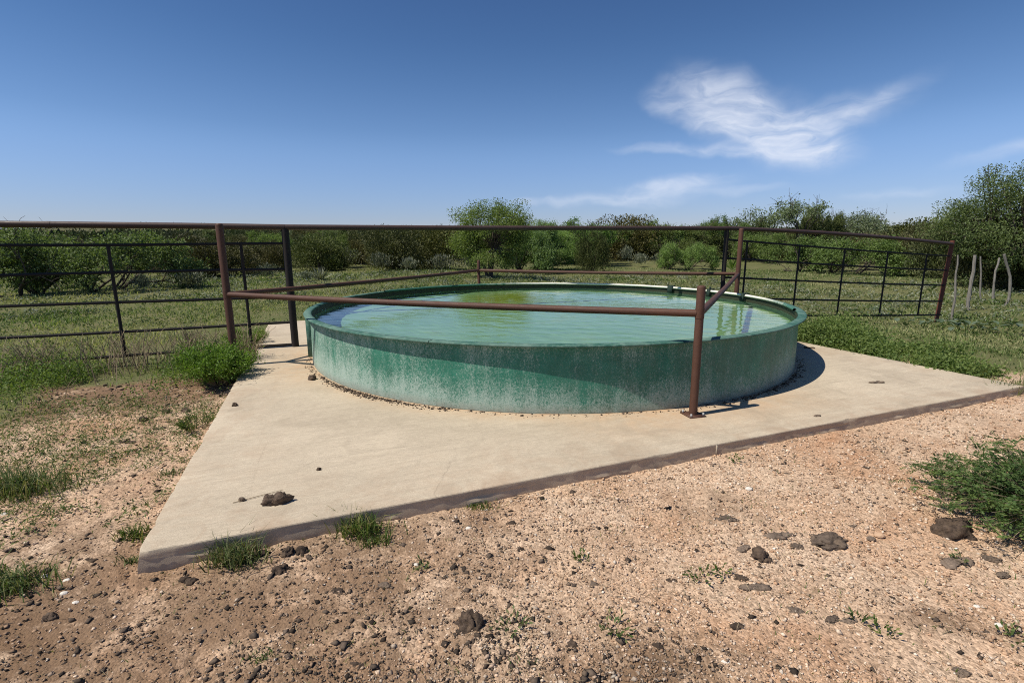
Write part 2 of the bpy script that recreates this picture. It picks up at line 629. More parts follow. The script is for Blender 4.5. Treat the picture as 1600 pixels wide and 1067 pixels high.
def mat_concrete():
    M = Mat('weathered_concrete', 0.88, 0.25)
    P = M.coord('Object')
    streak = M.noise(M.mapping(P, (0.9, 7, 1)), 2.2, 6, 0.65, 0.4)
    blot = M.noise(P, 0.8, 5, 0.6)
    fine = M.noise(P, 140, 3, 0.7)
    pits = M.voronoi(P, 55)
    c = M.ramp(blot, [(0.3, (0.42, 0.355, 0.265)), (0.5, (0.50, 0.425, 0.32)), (0.7, (0.57, 0.485, 0.365))])
    c = M.mix(M.mrange(streak, 0.42, 0.75, 0, 0.42), c, (0.32, 0.27, 0.205))
    c = M.mix(M.mrange(M.noise(P, 6, 6, 0.75), 0.52, 0.8, 0, 0.35), c, (0.57, 0.49, 0.38))
    c = M.mix(0.8, c, M.ramp(fine, [(0.25, 0.62), (0.75, 1.30)]), 'MULTIPLY')
    c = M.mix(0.55, c, M.ramp(M.noise(M.mapping(P, (1, 2.2, 1)), 22, 6, 0.8), [(0.3, 0.66), (0.7, 1.26)]), 'MULTIPLY')
    # blown orange sand lying round the foot of the tank
    d = M.attr('sand')
    sm = M.math('MULTIPLY', d, M.mrange(M.noise(P, 5, 6, 0.7), 0.25, 0.62))
    c = M.mix(M.math('MULTIPLY', sm, 0.85), c, (0.47, 0.30, 0.17))
    tk = M.math('MULTIPLY', M.attr('track'), M.mrange(M.noise(P, 2.6, 9, 0.75, 0.8), 0.46, 0.66))
    c = M.mix(M.math('MULTIPLY', tk, 0.7), c, M.mix(M.noise(P, 30, 5, 0.7), (0.26, 0.185, 0.125), (0.46, 0.34, 0.235)))
    # soil splashed and soaked into the rough edge
    e = M.attr('edge')
    em = M.math('MULTIPLY', e, M.mrange(M.noise(P, 9, 6, 0.75), 0.15, 0.5))
    c = M.mix(em, c, M.mix(M.noise(P, 24, 5, 0.7), (0.38, 0.29, 0.20), (0.58, 0.475, 0.355)))
    ws = M.mrange(M.noise(P, 1.7, 8, 0.72, 1.2), 0.50, 0.66, 0, 0.42)
    c = M.mix(ws, c, (0.30, 0.25, 0.185))
    ck = M.voronoi(M.mix(0.12, P, M.noise(P, 3, 5, 0.7, 0, True), 'ADD'), 0.42, 'DISTANCE_TO_EDGE')
    c = M.mix(M.math('MULTIPLY', M.mrange(ck, 0.0006, 0.0020, 0.25, 0.0), M.mrange(M.noise(P, 0.9, 3), 0.45, 0.6)), c, (0.13, 0.10, 0.075))
    dk = M.mrange(M.noise(P, 3.1, 7, 0.8), 0.66, 0.76, 0, 0.5)
    c = M.mix(dk, c, (0.20, 0.165, 0.13))
    M.color(c)
    h = M.math('ADD', M.math('MULTIPLY', fine, 0.5), M.math('ADD', streak, M.math('MULTIPLY', M.mrange(pits, 0.0, 0.12, -1.0, 0.0), 0.3)))
    M.bump(h, 0.5, 0.005)
    return M.m


def mat_tank_wall():
    M = Mat('worn_green_fibreglass', 0.5, 0.3)
    P = M.coord('Object')
    sep = M.n('ShaderNodeSeparateXYZ')
    M.set(sep.inputs[0], P)
    z = sep.outputs[2]
    fib = M.noise(M.mapping(P, (1, 1, 0.6), (0.4, 0.3, 0)), 75, 6, 0.85, 0.9)
    fib2 = M.noise(P, 170, 3, 0.8)
    big = M.noise(M.mapping(P, (1, 1, 0.55)), 1.5, 5, 0.65)
    runs = M.noise(M.mapping(P, (1, 1, 0.12)), 9, 5, 0.65)
    green = M.ramp(M.noise(P, 5, 4, 0.6), [(0.3, (0.012, 0.120, 0.078)), (0.7, (0.028, 0.195, 0.130))])
    # white chalked gelcoat: flecks everywhere, denser along the foot and in broad fields
    foot = M.mrange(z, 0.02, 0.36, 0.45, 0.0)
    up = M.mrange(z, 0.48, 0.66, 0.0, 0.12)
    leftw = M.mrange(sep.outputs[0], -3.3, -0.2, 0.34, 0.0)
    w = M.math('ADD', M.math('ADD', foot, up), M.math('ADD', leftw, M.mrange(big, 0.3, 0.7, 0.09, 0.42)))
    w = M.math('ADD', w, M.mrange(runs, 0.3, 0.7, -0.14, 0.14))
    wm = M.mrange(M.math('ADD', fib, M.math('MULTIPLY', M.math('SUBTRACT', w, 0.5), 0.34)), 0.45, 0.60)
    chalk = M.mix(fib2, (0.17, 0.31, 0.25), (0.50, 0.58, 0.52))
    c = M.mix(wm, green, chalk)
    c = M.mix(M.math('MULTIPLY', M.mrange(fib2, 0.56, 0.68), M.mrange(w, 0.1, 0.9, 0.18, 0.75)), c, (0.60, 0.66, 0.60))
    dirt = M.math('MULTIPLY', M.mrange(z, 0.0, 0.10, 1.0, 0.0), M.mrange(M.noise(P, 14, 5, 0.7), 0.25, 0.65, 0.2, 1))
    c = M.mix(M.math('MULTIPLY', dirt, 0.75), c, (0.19, 0.15, 0.115))
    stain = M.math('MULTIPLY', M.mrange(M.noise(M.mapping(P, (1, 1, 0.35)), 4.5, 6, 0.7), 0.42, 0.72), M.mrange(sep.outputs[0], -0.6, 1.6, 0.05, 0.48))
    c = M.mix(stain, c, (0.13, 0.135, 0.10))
    M.color(c)
    M.set(M.b.inputs['Roughness'], M.mrange(wm, 0, 1, 0.48, 0.7))
    M.bump(M.math('ADD', M.math('MULTIPLY', fib, 1.0), M.math('MULTIPLY', fib2, 0.6)), 0.45, 0.004)
    return M.m


def mat_rim():
    M = Mat('chalky_green_rim', 0.7, 0.25)
    P = M.coord('Object')
    n = M.noise(P, 12, 6, 0.75)
    n2 = M.noise(P, 2.2, 4, 0.6)
    c = M.ramp(n, [(0.3, (0.015, 0.070, 0.052)), (0.5, (0.042, 0.118, 0.092)), (0.72, (0.15, 0.24, 0.195))])
    c = M.mix(M.mrange(n2, 0.45, 0.75, 0, 0.5), c, (0.24, 0.33, 0.28))
    M.color(c)
    M.bump(n, 0.25, 0.004)
    return M.m


def mat_lip():
    M = Mat('bare_white_rim_bead', 0.6, 0.3)
    P = M.coord('Object')
    sep = M.n('ShaderNodeSeparateXYZ')
    M.set(sep.inputs[0], P)
    n = M.noise(P, 9, 6, 0.75)
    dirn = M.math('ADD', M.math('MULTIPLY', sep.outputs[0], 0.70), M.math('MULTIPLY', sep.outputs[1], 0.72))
    worn_sunlit = M.mrange(M.math('ADD', dirn, M.math('MULTIPLY', M.math('SUBTRACT', n, 0.5), 2.5)), 1.7, 2.7)  # worn white kept to the sun-facing arc: sunlight painted into the colour
    c = M.mix(worn_sunlit, (0.05, 0.15, 0.11), M.mix(M.mrange(n, 0.5, 0.8), (0.74, 0.72, 0.64), (0.40, 0.40, 0.33)))
    M.color(c)
    return M.m


def mat_liner():
    M = Mat('algae_stained_inner_wall', 0.6, 0.35)
    P = M.coord('Object')
    sep = M.n('ShaderNodeSeparateXYZ')
    M.set(sep.inputs[0], P)
    n = M.noise(M.mapping(P, (1, 1, 0.3)), 7, 6, 0.75)
    algae = M.mrange(M.math('ADD', sep.outputs[2], M.math('MULTIPLY', M.math('SUBTRACT', n, 0.5), 0.10)), 0.46, 0.53)
    c = M.mix(algae, M.mix(n, (0.10, 0.22, 0.16), (0.19, 0.34, 0.27)), M.mix(n, (0.018, 0.022, 0.012), (0.05, 0.055, 0.03)))
    M.color(c)
    return M.m


def mat_tank_floor():
    M = Mat('pale_green_tank_floor', 0.7, 0.2)
    P = M.coord('Object')
    n = M.noise(P, 0.9, 6, 0.7, 0.5)
    n2 = M.noise(P, 7, 6, 0.75)
    c = M.ramp(n, [(0.3, (0.20, 0.40, 0.17)), (0.55, (0.27, 0.48, 0.22)), (0.75, (0.32, 0.44, 0.13))])
    c = M.mix(M.mrange(n2, 0.5, 0.85, 0, 0.5), c, (0.13, 0.22, 0.12))
    mp = M.n('ShaderNodeMapping')                  # tall mesquite's reflection in the water, painted as a yellow-green patch
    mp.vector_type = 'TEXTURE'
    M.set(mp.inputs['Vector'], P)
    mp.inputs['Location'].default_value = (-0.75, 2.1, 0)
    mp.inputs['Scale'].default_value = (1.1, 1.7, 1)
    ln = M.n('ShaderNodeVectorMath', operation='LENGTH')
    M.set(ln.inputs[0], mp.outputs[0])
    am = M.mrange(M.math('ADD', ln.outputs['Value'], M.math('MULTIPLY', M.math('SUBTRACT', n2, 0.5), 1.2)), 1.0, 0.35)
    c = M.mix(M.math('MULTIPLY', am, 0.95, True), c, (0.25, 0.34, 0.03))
    M.color(c)
    return M.m


def mat_pipe(name, a, b, rustc, rough=0.6, rustamt=0.5):
    M = Mat(name, rough, 0.3)
    P = M.coord('Object')
    n = M.noise(P, 16, 6, 0.75)
    n2 = M.noise(P, 110, 4, 0.75)
    n3 = M.noise(P, 2.3, 4, 0.6)
    c = M.mix(n, a, b)
    c = M.mix(M.math('MULTIPLY', M.mrange(n2, 0.48, 0.72), rustamt), c, rustc)
    c = M.mix(M.mrange(n3, 0.5, 0.75, 0, 0.4), c, rustc)
    M.color(c)
    M.set(M.b.inputs['Roughness'], M.mrange(n, 0.3, 0.7, rough - 0.1, rough + 0.15))
    M.bump(n2, 0.35, 0.002)
    return M.m


def mat_dung(name, a, b, scale=38):
    M = Mat(name, 0.85, 0.2)
    P = M.coord('Object')
    n = M.noise(P, scale, 6, 0.75, 0.6)
    oi = M.n('ShaderNodeObjectInfo')
    c = M.ramp(n, [(0.3, a), (0.7, b)])
    c = M.mix(1.0, c, M.ramp(oi.outputs['Random'], [(0, 0.75), (1, 1.3)]), 'MULTIPLY')
    c = M.mix(M.mrange(M.noise(P, 14, 5, 0.7), 0.48, 0.72, 0, 0.55), c, (0.22, 0.155, 0.10))
    M.color(c)
    M.bump(n, 0.9, 0.012)
    return M.m


def mat_simple(name, a, b, scale=20, rough=0.8, spec=0.2):
    M = Mat(name, rough, spec)
    n = M.noise(M.coord('Object'), scale, 5, 0.7)
    M.color(M.mix(n, a, b))
    M.bump(n, 0.3, 0.004)
    return M.m


def mat_water():
    M = Mat('clear_tank_water', 0.0, 0.5)
    M.b.inputs['IOR'].default_value = 1.333
    M.b.inputs['Transmission Weight'].default_value = 1.0
    M.color((0.96, 0.995, 0.96))
    M.b.inputs['Roughness'].default_value = 0.0
    P = M.coord('Object')
    rp = M.noise(M.mapping(P, (1, 2.2, 1), (0, 0, R(-20))), 9, 4, 0.55)
    M.bump(rp, 0.10, 0.01)
    return M.m


GROUND = mat_ground()
CONCRETE = mat_concrete()
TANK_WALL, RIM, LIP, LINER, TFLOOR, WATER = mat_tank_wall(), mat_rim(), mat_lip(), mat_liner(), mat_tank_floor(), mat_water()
RUST = mat_pipe('rust_brown_pipe', (0.052, 0.024, 0.016), (0.098, 0.049, 0.034), (0.135, 0.058, 0.031), 0.6, 0.7)
TOPPIPE = mat_pipe('dark_brown_pipe', (0.040, 0.024, 0.021), (0.070, 0.043, 0.038), (0.095, 0.05, 0.036), 0.5, 0.4)
DARKPIPE = mat_pipe('dark_weathered_pipe', (0.012, 0.010, 0.010), (0.026, 0.022, 0.021), (0.040, 0.024, 0.019), 0.75, 0.3)
REDRUST = mat_pipe('red_rusted_post', (0.085, 0.028, 0.020), (0.15, 0.050, 0.034), (0.19, 0.070, 0.04), 0.75, 0.6)
DUNG = mat_dung('dried_dung', (0.022, 0.016, 0.012), (0.13, 0.092, 0.068))
DUNG_PALE = mat_dung('sun_bleached_dung', (0.075, 0.056, 0.042), (0.25, 0.19, 0.145))
PEBBLE = mat_vcol('caliche_pebbles', 0.9, 0.2, 90)
CRUMB = mat_vcol('dark_crumbs', 0.95, 0.3, 70)
STONE = mat_simple('pale_stone', (0.52, 0.47, 0.40), (0.74, 0.70, 0.64), 60)
TANSTONE = mat_simple('tan_stone', (0.42, 0.27, 0.17), (0.52, 0.36, 0.24), 50)
WOOD = mat_bark('weathered_cedar', (0.13, 0.118, 0.10), (0.30, 0.28, 0.25))
STRAW = mat_simple('dry_stem', (0.20, 0.15, 0.095), (0.36, 0.29, 0.19), 30)
BARK = mat_bark('mesquite_bark', (0.045, 0.036, 0.030), (0.11, 0.092, 0.078))
JBARK = mat_bark('juniper_bark', (0.06, 0.042, 0.032), (0.13, 0.10, 0.082))
BOLT = mat_simple('galvanised_bolt', (0.28, 0.28, 0.28), (0.45, 0.45, 0.44), 40, 0.45, 0.5)
L_MESQ = mat_leaf('mesquite_leaves', (0.070, 0.125, 0.028), (0.135, 0.215, 0.052), (0.24, 0.325, 0.095), 0.40)
L_MESQ_D = mat_leaf('deep_green_mesquite_leaves', (0.050, 0.080, 0.024), (0.108, 0.152, 0.046), (0.20, 0.25, 0.085), 0.34)
L_OAK = mat_leaf('grey_green_leaves', (0.058, 0.088, 0.040), (0.108, 0.150, 0.072), (0.19, 0.235, 0.13), 0.28)
L_JUN = mat_leaf('juniper_foliage', (0.028, 0.038, 0.012), (0.070, 0.083, 0.024), (0.150, 0.155, 0.050), 0.14)
L_JUNB = mat_leaf('brownish_juniper_foliage', (0.038, 0.040, 0.014), (0.084, 0.083, 0.027), (0.155, 0.138, 0.053), 0.14)
L_SAGE = mat_leaf('sagebrush_leaves', (0.085, 0.098, 0.062), (0.155, 0.17, 0.115), (0.25, 0.265, 0.19), 0.15)
L_BUSH = mat_leaf('broomweed_leaves', (0.065, 0.125, 0.022), (0.125, 0.215, 0.040), (0.21, 0.32, 0.07), 0.35, vary=0.05)
L_FEATH = mat_leaf('feathery_leaflets', (0.050, 0.090, 0.030), (0.095, 0.160, 0.052), (0.20, 0.265, 0.075), 0.38, vary=0.05)
L_GRASS = mat_leaf('grass_blades', (0.085, 0.145, 0.028), (0.165, 0.235, 0.055), (0.37, 0.36, 0.165), 0.40, vary=0.02)
L_TUFT = mat_leaf('green_grass_blades', (0.050, 0.088, 0.022), (0.095, 0.145, 0.036), (0.28, 0.25, 0.115), 0.3, vary=0.1)
L_WEED = mat_leaf('weed_leaves', (0.070, 0.130, 0.026), (0.135, 0.205, 0.048), (0.24, 0.295, 0.085), 0.38, vary=0.12)
L_GOURD = mat_leaf('grey_gourd_leaves', (0.06, 0.095, 0.055), (0.095, 0.135, 0.085), (0.14, 0.18, 0.12), 0.2, vary=0.08)
L_FAR = mat_leaf('far_scrub_foliage', (0.028, 0.038, 0.013), (0.066, 0.080, 0.026), (0.14, 0.155, 0.052), 0.12, vary=0.0)


# ------------------------------------------------------------------ ground
def build_ground():
    ang = np.concatenate([np.arange(-180, -66, 2.0), np.arange(-66, 66, 0.2), np.arange(66, 180, 2.0)])
    rad = np.concatenate([[0.0], np.geomspace(0.5, 3000, 310)])
    A, Rr = np.meshgrid(np.radians(ang), rad[1:], indexing='ij')
    x = (Rr * np.sin(A)).ravel()
    y = (Rr * np.cos(A)).ravel()
    na, nr = A.shape
    z = terrain(x, y)
    near = 1 - sstep(5, 14, np.hypot(x, y))
    lit = litter_mask(x, y)
    z = z + near * ((fbm(x * 9, y * 9, 71, 4, 0.6) - 0.5) * 0.028 + lit * 0.012 * fbm(x * 30, y * 30, 75, 3))
    g = grass_mask(x, y)
    fr = sstep(45, 130, np.hypot(x, y))
    V = np.concatenate([[[0, 0, tz(0, 0)]], np.stack([x, y, z], 1)])
    i = np.arange(na)
    i2 = (i + 1) % na
    j = np.arange(nr - 1)
    I, J = np.meshgrid(i, j, indexing='ij')
    I2, _ = np.meshgrid(i2, j, indexing='ij')
    Q = np.stack([1 + I * nr + J, 1 + I * nr + J + 1, 1 + I2 * nr + J + 1, 1 + I2 * nr + J], -1).reshape(-1, 4)
    T = np.stack([np.zeros(na, int), 1 + i * nr, 1 + i2 * nr], 1)
    me = np_mesh('ground', V, [Q[:, ::-1], T[:, ::-1]], {'grass': np.concatenate([[0], g]), 'litter': np.concatenate([[0], litter_mask(x, y, True)]), 'brush': np.concatenate([[0], fr])}, True)
    o = link('ground', me, GROUND)
    tag(o, 'sandy caliche soil with grass beyond the tank', 'ground', kind='structure')
    me.calc_loop_triangles()
    if me.polygons[len(me.polygons) // 2].normal.z < 0:
        me.flip_normals()
    return o


build_ground()


# ------------------------------------------------------------------ concrete slab
def build_slab():
    """rounded box in slab coordinates with a slightly uneven edge"""
    n = 150
    w, d = SLAB_W, SLAB_D
    per = []
    for k in range(n):
        per.append((w * k / n, 0, 0, -1))
    for k in range(n):
        per.append((w, d * k / n, 1, 0))
    for k in range(n):
        per.append((w - w * k / n, d, 0, 1))
    for k in range(n):
        per.append((0, d - d * k / n, -1, 0))
    per = np.array(per, float)
    for c in (0, n, 2 * n, 3 * n):                       # corner normals
        a, b = per[c - 1, 2:], per[c, 2:]
        per[c, 2:] = a + b
    m = len(per)
    chips = np.maximum(0, fbm(per[:, 0] * 6, per[:, 1] * 6, 5, 4, 0.6) - 0.60) * 0.09
    wav = (fbm(per[:, 0] * 1.3, per[:, 1] * 1.3, 8, 3) - 0.5) * 0.008
    rings = []
    for inset, z, ch, ed in ((0.9, 0.0, 0, 0), (0.12, 0.0, 0, 0), (0.014, 0.0, 0.25, 0.0), (0.005, -0.0025, 0.8, 0.0), (0.001, -0.008, 1.0, 0.12), (0.0, -0.016, 0.9, 0.75), (0.001, -0.032, 0.6, 1.0),
                             (0.003, -0.055, 0.25, 1.0), (-0.003, -0.085, 0.1, 1.0), (0.0, -0.13, 0, 1.0), (0.0, -SLAB_T, 0, 1.0)):
        rough = (fbm(per[:, 0] * 14 + z * 200, per[:, 1] * 14 + 5, 12, 3) - 0.5) * (0.016 if z < -0.02 else 0.0)
        off = -inset - chips * ch + wav + rough
        px = per[:, 0] + per[:, 2] * off
        py = per[:, 1] + per[:, 3] * off
        if inset > 0.05:
            px, py = np.clip(px, inset, w - inset), np.clip(py, inset, d - inset)
        zz = np.full(m, z) - chips * ch * 0.5
        rings.append((np.stack([px, py, zz], 1), ed))
    V = np.concatenate([r[0] for r in rings])
    E_ = np.concatenate([np.full(m, r[1]) for r in rings])
    k = np.arange(m)
    k2 = (k + 1) % m
    Q = np.concatenate([np.stack([i * m + k2, i * m + k, (i + 1) * m + k, (i + 1) * m + k2], 1) for i in range(len(rings) - 1)])
    # inner top as a grid
    gx, gy = np.meshgrid(np.linspace(0.9, w - 0.9, 110), np.linspace(0.9, d - 0.9, 110), indexing='ij')
    ng = 110
    G = np.stack([gx.ravel(), gy.ravel(), np.full(gx.size, 0.0004)], 1)
    b0 = len(V)
    V = np.concatenate([V, G])
    E_ = np.concatenate([E_, np.zeros(len(G))])
    i, j = np.meshgrid(np.arange(ng - 1), np.arange(ng - 1), indexing='ij')
    q = b0 + np.stack([i * ng + j, (i + 1) * ng + j, (i + 1) * ng + j + 1, i * ng + j + 1], -1).reshape(-1, 4)
    Q = np.concatenate([Q[:, ::-1], q])
    W = SL[None, :] + V[:, :1] * D1 + V[:, 1:2] * D2
    rr = np.hypot(W[:, 0] - TC[0], W[:, 1] - TC[1])
    sand = np.clip(1 - (rr - TR) / 0.40, 0, 1) ** 1.5
    ed = np.minimum.reduce([V[:, 0], w - V[:, 0], V[:, 1], d - V[:, 1]])
    track = np.clip(1 - ed / 0.75, 0, 1)
    V3 = np.concatenate([V[:, :2], V[:, 2:]], 1)
    me = np_mesh('concrete_slab', V3, Q, {'edge': E_, 'sand': sand, 'track': track}, True)
    me.set_sharp_from_angle(angle=R(22))
    o = link('concrete_slab', me, CONCRETE, loc=(SL[0], SL[1], 0))
    o.rotation_euler = (0, 0, SLAB_ANG)
    if me.polygons[-1].normal.z < 0:
        me.flip_normals()
    tag(o, 'square beige concrete slab under the green tank', 'slab', kind='structure')
    g = Geo().box((3.93, 0.004, -0.065), (0.008, 0.024, 0.11))
    j = g.build('joint_strip', mat_simple('pale_joint', (0.30, 0.25, 0.19), (0.38, 0.32, 0.25)), o, smooth=False)
    return o


TC, TR, TH_RIM, RIM_OUT = np.array([0.575, 8.19]), 3.62, 0.682, 3.705
build_slab()


# ------------------------------------------------------------------ stock tank and water
def lathe(profile, seg=256, wob=0.0, a0=0.0, a1=2 * math.pi, closed=False):
    full = abs(a1 - a0 - 2 * math.pi) < 1e-6
    na = seg if full else seg + 1
    A = a0 + (a1 - a0) * np.arange(na) / seg
    V = []
    for r, z in profile:
        rr = r + wob * (np.sin(A * 7 + 1.3) * 0.5 + np.sin(A * 13 + 0.4) * 0.3 + np.sin(A * 29) * 0.2)
        V.append(np.stack([rr * np.cos(A), rr * np.sin(A), np.full(na, z)], 1))
    npf = len(profile)
    V = np.concatenate(V)
    k = np.arange(na if full else na - 1)
    k2 = (k + 1) % na
    Q = []
    for i in range(npf if closed else npf - 1):
        i2 = (i + 1) % npf
        Q.append(np.stack([i * na + k, i * na + k2, i2 * na + k2, i2 * na + k], 1))
    return V, np.concatenate(Q)


def build_tank():
    root = empty('stock_tank', (TC[0], TC[1], 0.0))
    tag(root, 'large round green fibreglass stock tank full of water', 'stock tank')
    h = TH_RIM
    V, Q = lathe([(TR + 0.012, 0.004), (TR + 0.012, 0.02)] + [(TR + 0.010 * (1 - z / h), z) for z in np.linspace(0.05, h - 0.03, 14)] + [(TR, h - 0.012)], 320, 0.006)
    link('wall', np_mesh('wall', V, Q, None, True), TANK_WALL, root)
    V, Q = lathe([(TR - 0.016, h - 0.012)] + [(TR - 0.018, z) for z in np.linspace(h - 0.05, 0.012, 8)], 320, 0.006)
    link('inner_wall', np_mesh('inner_wall', V, Q, None, True), LINER, root)
    # flange in bolted lengths with open seams between them
    seams = [R(a) for a in (-163, -112, -61, -10, 41, 92, 143)]
    for i, a in enumerate(seams):
        b = seams[(i + 1) % len(seams)] + (2 * math.pi if i == len(seams) - 1 else 0)
        V, Q = lathe([(TR - 0.020, h - 0.014), (RIM_OUT - 0.004, h - 0.020), (RIM_OUT, h - 0.016), (RIM_OUT, h - 0.004), (RIM_OUT - 0.006, h), (TR + 0.02, h + 0.002), (TR - 0.012, h + 0.002)], 60, 0.003, a + 0.0012, b - 0.0012, True)
        link('rim_flange', np_mesh('rim_flange', V, Q, None, True), RIM, root)
    ph = np.linspace(0, 2 * math.pi, 9)[:-1]
    V, Q = lathe([(TR - 0.030 + 0.026 * math.cos(p), h + 0.002 + 0.022 * math.sin(p)) for p in ph], 200, 0.006, R(-22), R(150), closed=True)
    V[:, 2] += 0.006 * (fbm(V[:, 0] * 3, V[:, 1] * 3, 41, 3) - 0.5)
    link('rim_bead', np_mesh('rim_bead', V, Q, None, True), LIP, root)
    # floor
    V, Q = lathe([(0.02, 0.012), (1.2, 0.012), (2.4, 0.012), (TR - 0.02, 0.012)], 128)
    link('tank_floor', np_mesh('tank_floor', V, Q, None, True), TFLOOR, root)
    # upright seam flanges on the outside, below the rim
    for a in (seams[0] - 0.01,):
        g = Geo()
        ca, sa = math.cos(a), math.sin(a)
        g.box(((TR + 0.048) * ca, (TR + 0.048) * sa, (h - 0.03) / 2 + 0.004), (0.085, 0.026, h - 0.034), a)
        g.box(((TR + 0.048) * math.cos(a + 0.0085), (TR + 0.048) * math.sin(a + 0.0085), (h - 0.03) / 2 + 0.004), (0.080, 0.022, h - 0.036), a)
        s = g.build('seam_flange', RIM, root, smooth=False)
        for z in (0.12, 0.26, 0.40, 0.54):
            t = Vector((-sa, ca, 0))
            p = Vector(((TR + 0.058) * ca, (TR + 0.058) * sa, z))
            Geo().tube([p - t * 0.034, p - t * 0.010], 0.011, 6).build('bolt', BOLT, s)
    # dark brackets hooked over the rim
    for px, py in ((1055, 449), (1109, 455), (1163, 462)):
        x, y, _ = pix(px, py, h)
        a = math.atan2(y - TC[1], x - TC[0])
        g = Geo()
        wd = 0.11 if px == 1055 else 0.07
        g.box(((TR - 0.02) * math.cos(a), (TR - 0.02) * math.sin(a), h + 0.036), (0.13, wd, 0.016), a)
        g.box(((TR - 0.078) * math.cos(a), (TR - 0.078) * math.sin(a), h - 0.05), (0.016, wd, 0.17), a)
        if px == 1109:
            g.tube([((TR - 0.03) * math.cos(a), (TR - 0.03) * math.sin(a), h + 0.044), ((TR - 0.03) * math.cos(a), (TR - 0.03) * math.sin(a), h + 0.085)], 0.02, 8)
        g.build('rim_bracket', mat_simple('dark_bracket', (0.010, 0.024, 0.018), (0.03, 0.05, 0.04)), root, smooth=False)
    return root


build_tank()
WATER_Z = 0.585


def build_water():
    n_r, n_a = 140, 370
    rr = np.linspace(0, TR - 0.022, n_r)[1:]
    A = np.arange(n_a) * 2 * math.pi / n_a
    Rg, Ag = np.meshgrid(rr, A, indexing='ij')
    x, y = (Rg * np.cos(Ag)).ravel(), (Rg * np.sin(Ag)).ravel()

    def waves(x, y):
        z = np.zeros_like(x)
        r2 = np.random.default_rng(3)
        amp = 0.6 + 0.8 * fbm(x * 0.7 + 4, y * 0.7, 91, 3)
        for k in range(34):
            th = r2.normal(R(65), 0.55)
            lam = 0.08 + 0.4 * r2.uniform(0, 1) ** 1.6
            z = z + 0.0010 * lam * np.sin((x * math.cos(th) + y * math.sin(th)) * 2 * math.pi / lam + r2.uniform(0, 6.28)) * r2.uniform(0.4, 1)
        return z * amp
    z = waves(x, y)
    V = np.concatenate([[[0, 0, 0]], np.stack([x, y, z], 1)])
    k = np.arange(n_a)
    k2 = (k + 1) % n_a
    T = np.stack([np.zeros(n_a, int), 1 + k, 1 + k2], 1)
    Q = np.concatenate([np.stack([1 + i * n_a + k, 1 + (i + 1) * n_a + k, 1 + (i + 1) * n_a + k2, 1 + i * n_a + k2], 1) for i in range(n_r - 2)])
    me = np_mesh('water', V, [Q, T], None, True)
    o = link('water', me, WATER, loc=(TC[0], TC[1], WATER_Z))
    tag(o, 'clear greenish water filling the round tank', 'water', kind='structure')
    return o


water = build_water()
sun_data.cycles.is_caustics_light = True
water.cycles.is_caustics_caster = True
for ob in bpy.data.objects:
    if ob.name.startswith(('tank_floor', 'inner_wall')):
        ob.cycles.is_caustics_receiver = True


# ------------------------------------------------------------------ guard railing round the tank
PA, PF, PK = Vector((-3.763, 6.60, 0)), Vector((1.712, 4.512, 0)), Vector((-0.807, 12.40, 0))
PC = Vector((4.67, 10.37, 0))
RAIL_Z = 0.97


def build_guard():
    root = empty('guard_railing', (0.5, 8.4, 0))
    off = Vector((0.5, 8.4, 0))
    tag(root, 'rust brown pipe railing set square around the tank on four posts', 'railing')

    def part(name, geo, mat):
        return geo.build(name, mat, root)
    for p, h, r in ((PA, 1.86, 0.046), (PC, 1.86, 0.046), (PF, 1.205, 0.038), (PK, 1.20, 0.036)):
        base = -0.25 if p is PK else 0.0
        q = p - off
        o = part('post', Geo().tube([(q.x, q.y, base), (q.x, q.y, h)], r, 20, dome=True), RUST)
        if p is PF:
            pl = Geo().box((q.x, q.y, 0.006), (0.17, 0.17, 0.010), SLAB_ANG - 0.1).build('base_plate', RUST, o, smooth=False)
            for sx in (-1, 1):
                for sy in (-1, 1):
                    v = Matrix.Rotation(SLAB_ANG - 0.1, 3, 'Z') @ Vector((sx * 0.065, sy * 0.065, 0))
                    Geo().tube([(q.x + v.x, q.y + v.y, 0.009), (q.x + v.x, q.y + v.y, 0.036)], 0.009, 6).build('anchor_bolt', BOLT, o, smooth=False)
        gw = Geo()
        gw.tube([(q.x, q.y, RAIL_Z - 0.045), (q.x, q.y, RAIL_Z + 0.045)], r + 0.003, 20)
        gw.build('weld_collar', RUST, o)
    for a, b in ((PA, PF), (PF, PC), (PC, PK), (PK, PA)):
        p, q = a - off, b - off
        d = (q - p).normalized()
        z = Vector((0, 0, RAIL_Z))
        sag = [p + z + d * 0.03 + (q - p - d * 0.06) * t + Vector((0, 0, -0.018 * math.sin(math.pi * t))) for t in np.linspace(0, 1, 9)]
        part('rail', Geo().tube(sag, 0.035, 18), RUST)
    return root


build_guard()

# ------------------------------------------------------------------ pipe fences
PB = Vector((-3.5, 7.91, 0))
PD = Vector((4.47, 10.60, 0))
FL = Vector((math.cos(R(19.3)), math.sin(R(19.3)), 0))
PE = Vector((11.70, 13.50, 0))


